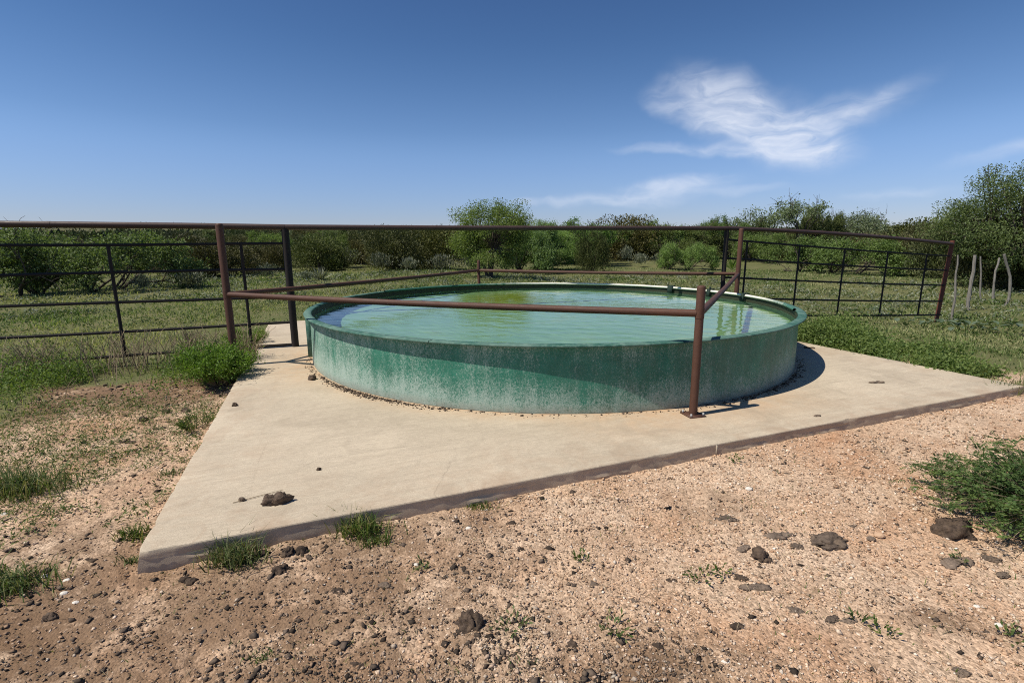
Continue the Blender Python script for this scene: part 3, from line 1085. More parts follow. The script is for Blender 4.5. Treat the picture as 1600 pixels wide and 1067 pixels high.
def build_left_fence():
    root = empty('pipe_fence', PB)
    tag(root, 'dark five rail pipe fence at the left whose top rail spans the tank', 'fence')
    LEN = 7.6
    g = Geo().tube([(0, 0, 0.004), (0, 0, 1.85)], 0.055, 20)
    g.build('post', DARKPIPE, root)
    xz = -FL * LEN
    Geo().tube([(xz.x, xz.y, -0.4), (xz.x, xz.y, 1.88)], 0.055, 16).build('post', DARKPIPE, root)
    for z0, z1 in ((1.63, 1.625), (1.235, 1.235), (0.808, 0.812), (0.383, 0.392), (0.015, 0.035)):
        pts = [(-FL * LEN * t).to_tuple()[:2] + (z1 + (z0 - z1) * t + 0.006 * math.sin(9 * t + z0 * 5),) for t in np.linspace(0, 1, 12)]
        Geo().tube(pts, 0.021, 12).build('rail', DARKPIPE, root)
    for s in (0.63, 2.30, 3.95, 5.6):
        p = -FL * s
        Geo().tube([(p.x, p.y, 0.01), (p.x, p.y, 1.63)], 0.022, 12).build('stay', DARKPIPE, root)
    # top rail: over the left panel and across the water to the right-hand post
    e = PD - PB
    top = [(-FL * LEN).to_tuple()[:2] + (1.925,), (-FL * 4.0).to_tuple()[:2] + (1.902,), (-FL * 1.32).to_tuple()[:2] + (1.890,), (0, 0, 1.876)]
    Geo().tube(top, 0.044, 18).build('top_rail', TOPPIPE, root)
    Geo().tube([(0.004, 0, 1.876), (e.x * 0.35, e.y * 0.35, 1.874), (e.x * 0.7, e.y * 0.7, 1.884), (e.x, e.y, 1.892)], 0.043, 18).build('top_rail', TOPPIPE, root)
    w = -FL * 2.95
    Geo().tube([w + Vector((0, 0, 1.897)), w + FL * 0.05 + Vector((0, 0, 1.897))], 0.046, 18).build('weld_collar', TOPPIPE, root)
    return root


def build_right_fence():
    root = empty('pipe_fence', PD)
    tag(root, 'sagging pipe panel fence right of the tank ending at a red rusted post', 'fence')
    e = PE - PD
    Geo().tube([(0, 0, -0.3), (0, 0, 1.86)], 0.045, 18).build('post', DARKPIPE, root)

    def zr(t, z):
        drop = 0.36 if z > 1.8 else 0.45
        return z - drop * t - 0.02 * math.sin(math.pi * t)
    Geo().tube([(e.x * t, e.y * t, zr(t, 1.895) + 0.07 * math.sin(math.pi * t)) for t in np.linspace(0, 1, 10)], 0.043, 18).build('top_rail', TOPPIPE, root)
    for z in (1.665, 1.285, 0.885, 0.455, 0.085):
        Geo().tube([(e.x * t, e.y * t, zr(t, z)) for t in np.linspace(0, 1, 10)], 0.021, 12).build('rail', DARKPIPE, root)
    for s in (0.58, 2.15, 3.65, 5.22, 6.79):
        t = s / e.length
        Geo().tube([(e.x * t, e.y * t, zr(t, 0.085)), (e.x * t + 0.01, e.y * t, zr(t, 1.665))], 0.020, 12).build('stay', DARKPIPE, root)
    o = Geo().tube([(e.x - 0.10, e.y + 0.0, -0.75), (e.x + 0.03, e.y + 0.02, 1.62)], 0.05, 18).build('end_post', REDRUST, root)
    o['label'] = 'red rusted end post leaning right'
    return root


build_left_fence()
build_right_fence()

# ------------------------------------------------------------------ cedar stakes
STAKES = [
    ((1489, 498), (1497, 400), 0.034, 'thin crooked grey cedar stake nearest the red fence post'),
    ((1512, 485), (1524, 400), 0.060, 'thickest straight grey cedar stake leaning right among the stakes'),
    ((1534, 468), (1533, 402), 0.038, 'slim upright grey cedar stake between the thick and the bent stakes'),
    ((1552, 472), (1560, 404), 0.044, 'cedar stake bent sharply to the right at its top'),
    ((1571, 477), (1569, 399), 0.056, 'cedar stake bowed to the right below its top, rightmost of the stakes'),
]
for i, (b, t, r, lab) in enumerate(STAKES):
    x, y, z = pix(*b)
    rr = random.Random(60 + i)
    depth = y
    h = (b[1] - t[1]) / FPX * (y * math.cos(TH)) * 1.03
    lean = ((t[0] - b[0]) - (b[1] - t[1]) * (b[0] - 800) / 4100) / FPX * y
    pts = []
    bend = {3: 0.16, 4: 0.20}.get(i, 0.03)
    for k in range(9):
        f = k / 8
        if i == 3:
            dx = 0.15 * (max(0, f - 0.66) / 0.34) - 0.20 * f
        elif i == 4:
            dx = lean * f + bend * math.sin(math.pi * f) * 1.0
        else:
            dx = lean * f
        pts.append((dx + rr.gauss(0, 0.010), rr.gauss(0, 0.010), -0.25 + (h + 0.25) * f))
    g = Geo().tube(pts, [0.8 * r * (1.1 - 0.3 * k / 8) * rr.uniform(0.85, 1.15) for k in range(9)], 8)
    o = g.build('cedar_stake', WOOD)
    o.location = (x, y, z)
    tag(o, lab, 'stake', 'grey cedar stakes right of the fence')


# ------------------------------------------------------------------ foliage builders
def unit(v):
    return v / np.maximum(np.linalg.norm(v, axis=-1, keepdims=True), 1e-9)


def leaf_quads(P, D, L, W, r, droop=0.0, fold=True):
    """narrow pointed leaves: base P, direction D, length L, width W -> V, Q, v attribute"""
    n = len(P)
    D = unit(D)
    rnd = unit(r.normal(size=(n, 3)))
    S = unit(np.cross(D, rnd))
    L = np.broadcast_to(np.asarray(L, float), (n,))[:, None]
    W = np.broadcast_to(np.asarray(W, float), (n,))[:, None]
    m = P + D * L * 0.5
    tip = P + D * L - np.array([0, 0, 1.0]) * droop * L
    V = np.stack([P, m - S * W * 0.5, tip, m + S * W * 0.5], 1).reshape(-1, 3)
    Q = np.arange(4 * n).reshape(n, 4)
    return V, Q


def crown_mesh(name, V, Q, v):
    return np_mesh(name, V, Q, {'v': v})


def branch_tree(seed, height, spread, stems, levels, leafn, leafL, leafW, upright=0.5, open_=0.5, clump=0.16, bare=0.28):
    """limbs as tapered tubes and small leaves round the outer twigs"""
    rr = random.Random(seed)
    r = np.random.default_rng(seed)
    G = Geo()
    tips = []

    def grow(p, d, length, rad, lev):
        n = 4
        pts, rads = [p.copy()], [rad]
        q = p.copy()
        dd = d.copy()
        for k in range(n):
            dd = (dd + Vector((rr.gauss(0, 0.20), rr.gauss(0, 0.20), rr.gauss(0.02, 0.12)))).normalized()
            q = q + dd * (length / n)
            pts.append(q.copy())
            rads.append(rad * (1 - 0.45 * (k + 1) / n))
            if lev <= 1 and k >= 1:
                tips.append((q.copy(), dd.copy(), lev))
        G.tube(pts, rads, 6 if lev >= levels - 1 else 4, caps=False)
        if lev == 0:
            tips.append((q.copy(), dd.copy(), 0))
            return
        nb = rr.randint(2, 4) if lev > 1 else rr.randint(2, 4)
        for b in range(nb):
            az = rr.uniform(0, 2 * math.pi)
            tilt = rr.uniform(0.35, 1.0)
            side = dd.orthogonal().normalized()
            side.rotate(Matrix.Rotation(az, 3, dd))
            nd = (dd * math.cos(tilt) + side * math.sin(tilt) + Vector((0, 0, upright * 0.25))).normalized()
            start = pts[rr.randint(2, n)]
            grow(start, nd, length * rr.uniform(0.60, 0.85), rad * 0.55, lev - 1)
    L0 = height * 0.36
    for s in range(stems):
        a = 2 * math.pi * (s + rr.uniform(-0.3, 0.3)) / stems
        tilt = rr.uniform(0.25, 0.75) * spread if stems > 1 else rr.uniform(0, 0.2)
        d = Vector((math.cos(a) * math.sin(tilt), math.sin(a) * math.sin(tilt), math.cos(tilt)))
        grow(Vector((math.cos(a) * 0.06 * stems * 0.4, math.sin(a) * 0.06 * stems * 0.4, -0.15)), d, L0, height * 0.021, levels)
    TP = np.array([tuple(t[0]) for t in tips])
    TD = np.array([tuple(t[1]) for t in tips])
    top = np.percentile(TP[:, 2], 99)
    k = height / max(top, 0.1) * 0.96
    keep = TP[:, 2] > bare * top * r.uniform(0.6, 1.0, len(TP))
    TP, TD = TP[keep], TD[keep]
    nn = ((TP[:, None, :] - TP[None, :, :]) ** 2).sum(-1)
    dense = (nn < (0.16 * height) ** 2).sum(1)
    cen = TP[:, :2].mean(0)
    keep = (dense > np.percentile(dense, 18)) & ~((TP[:, 2] > 0.82 * TP[:, 2].max()) & (np.hypot(*(TP[:, :2] - cen).T) > 0.24 * height))                   # no lone twigs floating off the crown
    TP, TD = TP[keep], TD[keep]
    k = height / TP[:, 2].max() * 0.95
    idx = r.integers(0, len(TP), leafn)
    cl = clump * height * 0.36
    P = TP[idx] + np.clip(r.normal(size=(leafn, 3)), -1.5, 1.5) * np.array([cl, cl, cl * 0.75]) * r.uniform(0.2, 0.9, (leafn, 1))
    D = unit(TD[idx] * 0.5 + r.normal(size=(leafn, 3)) * 0.7)
    V, Q = leaf_quads(P, D, r.uniform(0.6, 1.2, leafn) * leafL, r.uniform(0.7, 1.2, leafn) * leafW, r, 0.25)
    tv = r.uniform(0, 1, len(TP))
    v = np.clip(0.25 + 0.35 * tv[idx] + 0.4 * r.uniform(0, 1, leafn), 0, 1)
    G.V = [x * k for x in G.V]
    return G.mesh('trunk'), crown_mesh('crown', V * k, Q, np.repeat(v, 4))


def juniper_tree(seed, height, width, leafn, leafL, leafW, ragged=0.3):
    """dense evergreen: many upswept tufts over a rounded body"""
    rr = random.Random(seed)
    r = np.random.default_rng(seed)
    nb = 46
    u = r.uniform(0, 1, nb)
    az = r.uniform(0, 2 * math.pi, nb)
    zc = height * (0.10 + 0.72 * u ** 0.9)
    prof = np.sqrt(np.clip(1 - ((zc / height - 0.36) / 0.66) ** 2, 0.05, 1)) * width * 0.5
    rad = prof * r.uniform(0.35, 0.88, nb) * (1 + ragged * r.normal(size=nb) * 0.35)
    C = np.stack([rad * np.cos(az), rad * np.sin(az), zc], 1)
    S = width * r.uniform(0.12, 0.21, nb)
    w = S ** 2
    idx = r.choice(nb, leafn, p=w / w.sum())
    d = unit(r.normal(size=(leafn, 3)) + np.array([0, 0, 0.35]))
    rr_ = r.uniform(0.55, 1.06, leafn)[:, None]
    P = C[idx] + d * (S[idx][:, None]) * rr_ * np.array([1, 1, 1.35])
    P[:, 2] = np.maximum(P[:, 2], 0.03)
    D = unit(d * 0.55 + np.array([0, 0, 0.85]) + r.normal(size=(leafn, 3)) * 0.35)
    V, Q = leaf_quads(P, D, r.uniform(0.6, 1.3, leafn) * leafL, r.uniform(0.7, 1.2, leafn) * leafW, r)
    cv = r.uniform(0, 1, nb)
    v = np.clip(0.1 + 0.4 * cv[idx] + 0.5 * r.uniform(0, 1, leafn) ** 1.3, 0, 1)
    G = Geo()
    for s in range(4):
        a = rr.uniform(0, 6.28)
        t = rr.uniform(0.1, 0.45)
        e = (math.cos(a) * width * 0.3 * t * 2, math.sin(a) * width * 0.3 * t * 2, height * 0.7)
        G.tube([(0.03 * math.cos(a), 0.03 * math.sin(a), -0.15), (e[0] * 0.5 + rr.gauss(0, .05), e[1] * 0.5, e[2] * 0.45), e], [height * 0.028, height * 0.02, 0.01], 6, caps=False)
    return G.mesh('trunk'), crown_mesh('crown', V, Q, np.repeat(v, 4))


def sage_mesh(seed, n=900, L=0.13, W=0.03, h=0.7, w=0.9):
    r = np.random.default_rng(seed)
    a = r.uniform(0, 2 * math.pi, n)
    t = np.abs(r.normal(0, 0.42, n))
    d = np.stack([np.cos(a) * np.sin(t), np.sin(a) * np.sin(t), np.cos(t)], 1)
    k = r.uniform(0.35, 1.0, n)[:, None]
    lump = 0.8 + 0.4 * vnoise(a * 1.6, t * 3, seed)[:, None]
    P = d * k * np.array([w * 0.85, w * 0.85, h]) * lump
    D = unit(d + np.array([0, 0, 0.6]) + r.normal(size=(n, 3)) * 0.25)
    V, Q = leaf_quads(P, D, r.uniform(0.6, 1.2, n) * L, W, r)
    return crown_mesh('foliage', V, Q, np.repeat(r.uniform(0, 1, n), 4))


MESQ = [branch_tree(108, 1.0, 0.8, 2, 4, 30000, 0.022, 0.011, 0.4, bare=0.05), branch_tree(106, 1.0, 1.0, 4, 4, 28000, 0.024, 0.011, 0.4, bare=0.1),
        branch_tree(107, 1.0, 1.3, 4, 4, 28000, 0.024, 0.011, 0.4, bare=0.12), branch_tree(104, 1.0, 1.5, 5, 4, 32000, 0.026, 0.013, 0.1, bare=0.1)]


def dome_tree(seed, leafn, leafL, leafW, clumps=85, stems=3, skew=0.0):
    """mesquite with a full rounded crown: limbs run out to many feathery clumps"""
    r = np.random.default_rng(seed)
    G = Geo()
    C = []
    while len(C) < clumps:
        d = unit(r.normal(size=3))
        if d[2] < -0.85:
            continue
        k = r.uniform(0.35, 1.0) ** 0.55 * (0.62 + 0.62 * float(vnoise(np.array([d[0] * 2.2 + seed]), np.array([d[1] * 2.2 + d[2] * 1.7]), seed)[0]))
        c = d * k * np.array([0.46, 0.46, 0.47]) + np.array([skew * d[2] * 0.1, 0, 0.49])
        C.append(c)
    C = np.array(C)
    S = r.uniform(0.040, 0.090, clumps)
    mids = []
    for s in range(stems):
        a = 2 * math.pi * s / stems + r.uniform(-0.4, 0.4)
        m = Vector((math.cos(a) * 0.13, math.sin(a) * 0.13, r.uniform(0.30, 0.42)))
        G.tube([(math.cos(a) * 0.012, math.sin(a) * 0.012, -0.05), m * 0.5 + Vector((r.normal(0, 0.02), r.normal(0, 0.02), 0.02)), m], [0.021, 0.017, 0.012], 6, caps=False)
        mids.append(m)
    for c in C:
        m = min(mids, key=lambda q: (q - Vector(c)).length)
        h = m.lerp(Vector(c), 0.5) + Vector(r.normal(0, 0.02, 3))
        G.tube([m, h, Vector(c), Vector(c) + (Vector(c) - h) * 0.25], [0.008, 0.005, 0.003, 0.001], 4, caps=False)
    idx = r.choice(clumps, leafn, p=S ** 2 / (S ** 2).sum())
    P = C[idx] + np.clip(r.normal(size=(leafn, 3)), -1.7, 1.7) * S[idx][:, None] * np.array([0.75, 0.75, 0.6])
    out = unit(P - np.array([0, 0, 0.45]))
    D = unit(out * 0.5 + r.normal(size=(leafn, 3)) * 0.6 + np.array([0, 0, 0.1]))
    V, Q = leaf_quads(P, D, r.uniform(0.6, 1.3, leafn) * leafL, r.uniform(0.7, 1.2, leafn) * leafW, r, 0.3)
    v = np.clip(0.15 + 0.35 * r.uniform(0, 1, clumps)[idx] + 0.5 * r.uniform(0, 1, leafn), 0, 1)
    return G.mesh('trunk'), crown_mesh('crown', V, Q, np.repeat(v, 4))


DOME = [dome_tree(811, 30000, 0.023, 0.0092, 105), dome_tree(815, 36000, 0.019, 0.0085, 120, 3, 1.0)]
OAK = [branch_tree(111, 1.0, 0.9, 3, 4, 9000, 0.024, 0.014, 0.7, clump=0.17)]
JUN = [juniper_tree(s, 1.0, 1.15, 16000, 0.048, 0.015) for s in (201, 202, 203, 204)]
SAGE = [sage_mesh(s) for s in (301, 302, 303)]


def place_tree(kind, tmpl, leafmat, barkmat, loc, size, rz, label, cat, group=None, names=('trunk', 'crown'), name=None):
    root = empty(name or kind, loc, rz)
    root.scale = size
    tr = bpy.data.objects.new(names[0], tmpl[0])
    cr = bpy.data.objects.new(names[1], tmpl[1])
    for o, m in ((tr, barkmat), (cr, leafmat)):
        col.objects.link(o)
        o.parent = root
        if not o.data.materials:
            o.data.materials.append(m)
        o.material_slots[0].link = 'OBJECT'
        o.material_slots[0].material = m
    tag(root, label, cat, group)
    return root


def tree_px(kind, tmpl, leafmat, barkmat, bx, by, top, wpx, label, cat, rz=None, group=None, aspect=1.0, dist=None):
    """stands a tree whose foot is at (bx, by); size from its height and width in the photograph"""
    x, y, z = pix(bx, by)
    d = y * math.cos(TH) + (CAM_H - z) * math.sin(TH)
    h = (by - top) / FPX * d
    w = wpx / FPX * d
    return place_tree(kind, tmpl, leafmat, barkmat, (x, y, z - 0.05), (w / aspect, w / aspect, h), random.uniform(0, 6.28) if rz is None else rz, label, cat, group)


# crown widths of the unit templates, measured so sizes come out as asked
def wid(t):
    co = np.empty(len(t[1].vertices) * 3, np.float32)
    t[1].vertices.foreach_get('co', co)
    co = co.reshape(-1, 3)
    return float(np.percentile(co[:, 0], 98) - np.percentile(co[:, 0], 2))


MW, JW, OW = [wid(t) for t in MESQ], [wid(t) for t in JUN], [wid(t) for t in OAK]
M_, J_ = 'mesquite_tree', 'juniper_bush'


def mq(i, leaf, bx, by, top, w, label, rz=None):
    return tree_px(M_, MESQ[i], leaf, BARK, bx, by, top, w, label, 'tree', rz, None, MW[i])


def jn(i, leaf, bx, by, top, w, label, rz=None):
    return tree_px(J_, JUN[i], leaf, JBARK, bx, by, top, w, label, 'bush', rz, None, JW[i])


def dm(i, leaf, bx, by, top, w, label, rz=None):
    return tree_px(M_, DOME[i], leaf, BARK, bx, by, top, w, label, 'tree', rz, None, wid(DOME[i]))


# named trees, left to right
mq(3, L_MESQ_D, 118, 455, 356, 225, 'wide pale green mesquite with black shade under it behind left fence')
mq(1, L_MESQ_D, 30, 430, 370, 140, 'pale green mesquite cut by the left edge of the picture')
jn(0, L_JUNB, 335, 434, 375, 110, 'dark brownish juniper seen between the two left fence stays')
jn(1, L_JUN, 230, 420, 378, 80, 'dark juniper right of the wide pale mesquite')
mq(2, L_OAK, 270, 408, 367, 80, 'grey green mesquite behind the brownish juniper at left')
jn(2, L_JUN, 430, 418, 386, 66, 'low dark juniper just left of the dark fence post')
jn(3, L_JUN, 505, 424, 373, 74, 'upright dark juniper right of the dark fence post')
jn(0, L_JUN, 555, 412, 380, 60, 'small dark juniper behind the pale sagebrush clump')
jn(1, L_JUNB, 618, 417, 387, 70, 'brown tinged low juniper left of the large round juniper')
jn(2, L_JUN, 683, 420, 357, 100, 'large round dark juniper touching the tall mesquite on its left')
dm(0, L_MESQ, 766, 434, 299, 106, 'tall bright green mesquite standing above the top rail behind the tank', 1.0)
dm(1, L_MESQ, 850, 424, 346, 90, 'mid sized mesquite joined to the right side of the tall mesquite', 2.0)
mq(3, L_MESQ, 828, 424, 348, 110, 'low spreading mesquite at the foot of the tall mesquite')
mq(2, L_MESQ, 893, 416, 341, 130, 'rounded mesquite directly right of the tall mesquite pair')
jn(3, L_JUNB, 968, 411, 351, 100, 'reddish brown juniper in the middle of the tree line')
jn(1, L_JUN, 925, 402, 340, 40, 'dark juniper peak rising behind the rounded mesquite')
mq(2, L_MESQ, 1018, 409, 348, 100, 'dull green mesquite right of the reddish juniper')
mq(3, L_MESQ, 1058, 421, 378, 75, 'small young mesquite standing in front of the tree line')
mq(1, L_MESQ_D, 1082, 408, 350, 110, 'dull green mesquite behind the small young mesquite')
jn(0, L_JUN, 1104, 402, 357, 60, 'dark juniper in the gap left of the dark right hand fence post')
mq(1, L_MESQ_D, 1162, 404, 346, 80, 'dull mesquite directly behind the rust brown right hand post')
mq(2, L_MESQ, 1128, 405, 338, 75, 'pale mesquite rising behind the dark right hand fence post')
mq(3, L_MESQ, 1190, 412, 368, 95, 'low bright mesquite filling the gap right of the rust brown post')
tree_px('oak_tree', OAK[0], L_OAK, BARK, 1212, 408, 314, 110, 'sparse grey green tree with open top right of the rust post', 'tree', 0.4, None, OW[0])
mq(0, L_MESQ_D, 1268, 407, 326, 80, 'taller rounded mesquite right of the sparse grey tree', 2.0)
tree_px('oak_tree', OAK[0], L_OAK, BARK, 1335, 409, 328, 100, 'thin topped tree with bare twigs behind the bright low mesquite', 'tree', 2.6, None, OW[0])
mq(3, L_MESQ_D, 1308, 425, 368, 150, 'bright low mesquite with dark crooked trunk behind the right fence panel')
jn(0, L_JUNB, 1405, 400, 342, 90, 'brown tinged juniper with dark rounded top behind the fence end')
jn(2, L_JUNB, 1395, 414, 372, 110, 'olive juniper low behind the last fence stays')
jn(1, L_JUN, 1468, 412, 348, 130, 'broad dark green juniper left of the cedar stakes')
jn(3, L_JUN, 1500, 436, 345, 120, 'tall dark juniper right behind the red rusted post')
jn(0, L_JUN, 1605, 452, 335, 150, 'deep green juniper at the right edge behind the stakes')
jn(2, L_JUN, 1545, 448, 370, 110, 'shaded low juniper directly behind the cedar stakes')
dm(1, L_MESQ_D, 1568, 452, 268, 158, 'tallest dark mesquite reaching over the cedar stakes', 2.4)
mq(1, L_MESQ_D, 1690, 458, 250, 200, 'large dark mesquite cut by the right edge of the picture')


# scrub on the rising ground beyond: single bushes as far as they can be told apart
def far_scrub():
    r = np.random.default_rng(77)
    made = 0
    tries = 0
    pts = []
    while made < 210 and tries < 6000:
        tries += 1
        d = 34 * (190 / 34) ** r.uniform(0, 1)
        az = r.uniform(-52, 52)
        x, y = d * math.sin(R(az)), d * math.cos(R(az))
        if y < 33:
            continue
        if d < 58 and -12 < az < 46:
            continue
        if any((x - a) ** 2 + (y - b) ** 2 < (0.070 * d + 1.0) ** 2 for a, b in pts):
            continue
        pts.append((x, y))
        z = tz(x, y) - 0.08
        side = 'left' if az < -4 else ('middle' if az < 20 else 'right')
        h = r.uniform(1.5, 2.9) * (1 + 0.15 * (d > 90))
        rz = r.uniform(0, 6.28)
        k = r.uniform()
        where = {'left': 'beyond the left fence', 'middle': 'behind the tank', 'right': 'beyond the right fence panel'}[side]
        if k < 0.62:
            i = int(r.integers(0, 4))
            w = h * r.uniform(1.0, 1.5)
            place_tree(J_, JUN[i], L_JUN if r.uniform() < 0.7 else L_JUNB, JBARK, (x, y, z), (w / JW[i], w / JW[i], h), rz,
                       'one of the dark juniper bushes on the rising scrub ' + where, 'bush', 'far junipers ' + where)
        else:
            i = int(r.integers(0, 4))
            w = h * r.uniform(1.2, 1.7)
            place_tree(M_, MESQ[i], L_MESQ if r.uniform() < 0.35 else L_MESQ_D, BARK, (x, y, z), (w / MW[i], w / MW[i], h * 1.05), rz,
                       'one of the lighter green mesquites on the rising scrub ' + where, 'tree', 'far mesquites ' + where)
        made += 1
    # the rest reads as one mass
    n = 9500
    d = 120 * (1000 / 120) ** r.uniform(0, 1, n)
    az = np.radians(r.uniform(-70, 70, n))
    x, y = d * np.sin(az), d * np.cos(az)
    ok = fbm(x * 0.03, y * 0.03, 61, 3) > 0.28
    x, y, d = x[ok], y[ok], d[ok]
    z = terrain(x, y)
    n = len(x)
    m = 16
    w = r.uniform(1.9, 3.6, n)
    dirs = unit(r.normal(size=(n, m, 3)) + np.array([0, 0, 0.35]))
    P = dirs * (w[:, None, None]) * np.array([0.75, 0.75, 0.60]) * r.uniform(0.5, 1.0, (n, m, 1))
    P[..., 2] = np.abs(P[..., 2]) + 0.1
    P = (P + np.stack([x, y, z], 1)[:, None, :]).reshape(-1, 3)
    D = unit(dirs.reshape(-1, 3) + np.array([0, 0, 0.7]))
    V, Q = leaf_quads(P, D, np.repeat(w * 0.50, m), np.repeat(w * 0.28, m), r)
    v = np.clip(np.repeat(r.uniform(0, 0.8, n), m) + r.uniform(-0.2, 0.25, n * m), 0, 1)
    o = link('distant_scrub', crown_mesh('distant_scrub', V, Q, np.repeat(v, 4)), L_FAR)
    tag(o, 'distant juniper and mesquite scrub reaching to the horizon', 'scrub', kind='stuff')


far_scrub()

# sagebrush clumps in the field
SG = [(545, 420, 45, 28, 'pale sagebrush beside the upright dark juniper'), (595, 424, 55, 26, 'pale sagebrush before the brown tinged juniper'),
      (640, 424, 45, 20, 'small pale sagebrush left of the large round juniper'), (690, 426, 60, 26, 'broad pale sagebrush before the large round juniper'),
      (735, 424, 40, 22, 'pale sagebrush at the left foot of the tall mesquite'), (978, 414, 32, 24, 'pale sagebrush before the reddish juniper'),
      (1000, 418, 36, 20, 'grey sagebrush right of the pale one before the reddish juniper'), (1030, 416, 30, 18, 'small grey sagebrush left of the small young mesquite'),
      (240, 432, 60, 30, 'grey sagebrush under the second rail near the left stay'), (300, 452, 70, 28, 'broad grey sagebrush left of the rust brown corner post'),
      (275, 440, 50, 26, 'grey sagebrush behind the broad one at left'), (420, 436, 50, 22, 'grey sagebrush between the corner post and the dark post'),
      (395, 428, 44, 24, 'greyish bare sagebrush right of the brownish juniper'), (30, 440, 60, 34, 'dry grey brush at the left edge under the mesquite'),
      (225, 456, 46, 26, 'dark grey brush at the right end of the mesquite shade'), (480, 440, 40, 16, 'low sagebrush just right of the dark fence post')]
for i, (bx, by, w, h, lab) in enumerate(SG):
    x, y, z = pix(bx, by)
    d = y
    s = (w / FPX * d / 1.25, w / FPX * d / 1.25, h / FPX * d / 0.72)
    root = empty('sagebrush', (x, y, z - 0.02), i * 1.3)
    root.scale = s
    o = bpy.data.objects.new('foliage', SAGE[i % 3])
    col.objects.link(o)
    o.parent = root
    if not o.data.materials:
        o.data.materials.append(L_SAGE)
    tag(root, lab, 'sagebrush', 'sagebrush in the field')

# yucca-like yellow clump behind the tank at left, and one behind the right posts
for (bx, by, w, h, lab, mt) in ((500, 438, 34, 20, 'spiky pale yucca clump beyond the railing left of the tank', L_SAGE),
                                (1143, 421, 22, 22, 'small yellow green weed clump seen between the two right posts', L_MESQ)):
    x, y, z = pix(bx, by)
    r = np.random.default_rng(bx)
    n = 90
    a = r.uniform(0, 6.28, n)
    t = r.uniform(0.1, 1.2, n)
    D = np.stack([np.cos(a) * np.sin(t), np.sin(a) * np.sin(t), np.cos(t)], 1)
    V, Q = leaf_quads(np.zeros((n, 3)), D, h / FPX * y * r.uniform(0.8, 1.3, n), 0.045, r)
    o = link('yucca_plant' if 'yucca' in lab else 'weed_plant', crown_mesh('leaves', V, Q, np.repeat(r.uniform(0.4, 1, n), 4)), mt, loc=(x, y, z))
    tag(o, lab, 'plant')


# ------------------------------------------------------------------ field grass and ground cover
def blades(P, H, W, r, lean=0.5, vv=None, curl=0.3):
    n = len(P)
    a = r.uniform(0, 2 * math.pi, n)
    f = r.uniform(0, 2 * math.pi, n)
    S = np.stack([np.cos(f), np.sin(f), np.zeros(n)], 1) * (np.asarray(W) * 0.5)[:, None]
    ln = (r.uniform(0.1, 1.0, n) * lean * H)[:, None] * np.stack([np.cos(a), np.sin(a), np.zeros(n)], 1)
    up = np.stack([np.zeros(n), np.zeros(n), H], 1)
    b0, b1 = P - S, P + S
    m0, m1 = P + up * 0.6 + ln * 0.35 - S * 0.75, P + up * 0.6 + ln * 0.35 + S * 0.75
    tip = P + up * (1 - curl * r.uniform(0, 1, n)[:, None]) + ln
    V = np.stack([b0, b1, m1, m0, tip], 1).reshape(-1, 3)
    k = np.arange(n) * 5
    Q = np.stack([k, k + 1, k + 2, k + 3], 1)
    T = np.stack([k + 3, k + 2, k + 4], 1)
    vv = r.uniform(0, 1, n) if vv is None else vv
    return V, Q, T, np.repeat(vv, 5)


def outside_slab(x, y, m=0.02):
    a, b = slab_ab(x, y)
    return ~((a > -m) & (a < SLAB_W + m) & (b > -m) & (b < SLAB_D + m))


def field_grass():
    r = np.random.default_rng(5)
    n = 330000
    d = 4.5 * (46 / 4.5) ** (r.uniform(0, 1, n))
    az = np.radians(r.uniform(-54, 54, n))
    x, y = d * np.sin(az), d * np.cos(az)
    # tufts: pull blades toward centres
    cx, cy = np.round(x / 0.22 + vnoise(x * 3, y * 3, 4)) * 0.22, np.round(y / 0.22) * 0.22
    g = grass_mask(x, y)
    patch = fbm(x * 0.55, y * 0.55, 14, 4, 0.6)
    keep = outside_slab(x, y, 0.03) & (r.uniform(0, 1, n) < g * np.clip((patch - 0.26) * 3.2, 0.08, 1)) & (y > 3)
    x, y, d, patch = x[keep], y[keep], d[keep], patch[keep]
    n = len(x)
    z = terrain(x, y)
    a, b = slab_ab(x, y)
    tall = fbm(x * 1.1, y * 1.1, 19, 3)
    H = (0.022 + 0.055 * np.clip(tall - 0.3, 0, 1) * 2) * r.uniform(0.5, 1.5, n) * (1 + 0.014 * d) * (1 + 0.5 * sstep(9.5, 7.0, d))
    H = H * np.where(r.uniform(0, 1, n) < 0.03, 2.0, 1.0)
    W = np.maximum(0.005, 0.0013 * d) * r.uniform(0.7, 1.4, n)
    dry = fbm(x * 0.3, y * 0.3, 33, 3)
    vv = np.clip(r.uniform(0.05, 0.85, n) + (dry - 0.44) * 2.0 + 0.15 * (r.uniform(0, 1, n) < 0.2), 0, 1)
    V, Q, T, v = blades(np.stack([x, y, z - 0.005], 1), H, W, r, 0.9, vv)
    o = link('field_grass', np_mesh('field_grass', V, [Q, T], {'v': v}), L_GRASS)
    tag(o, 'short patchy grass covering the field around the slab', 'grass', kind='stuff')
    return n


field_grass()


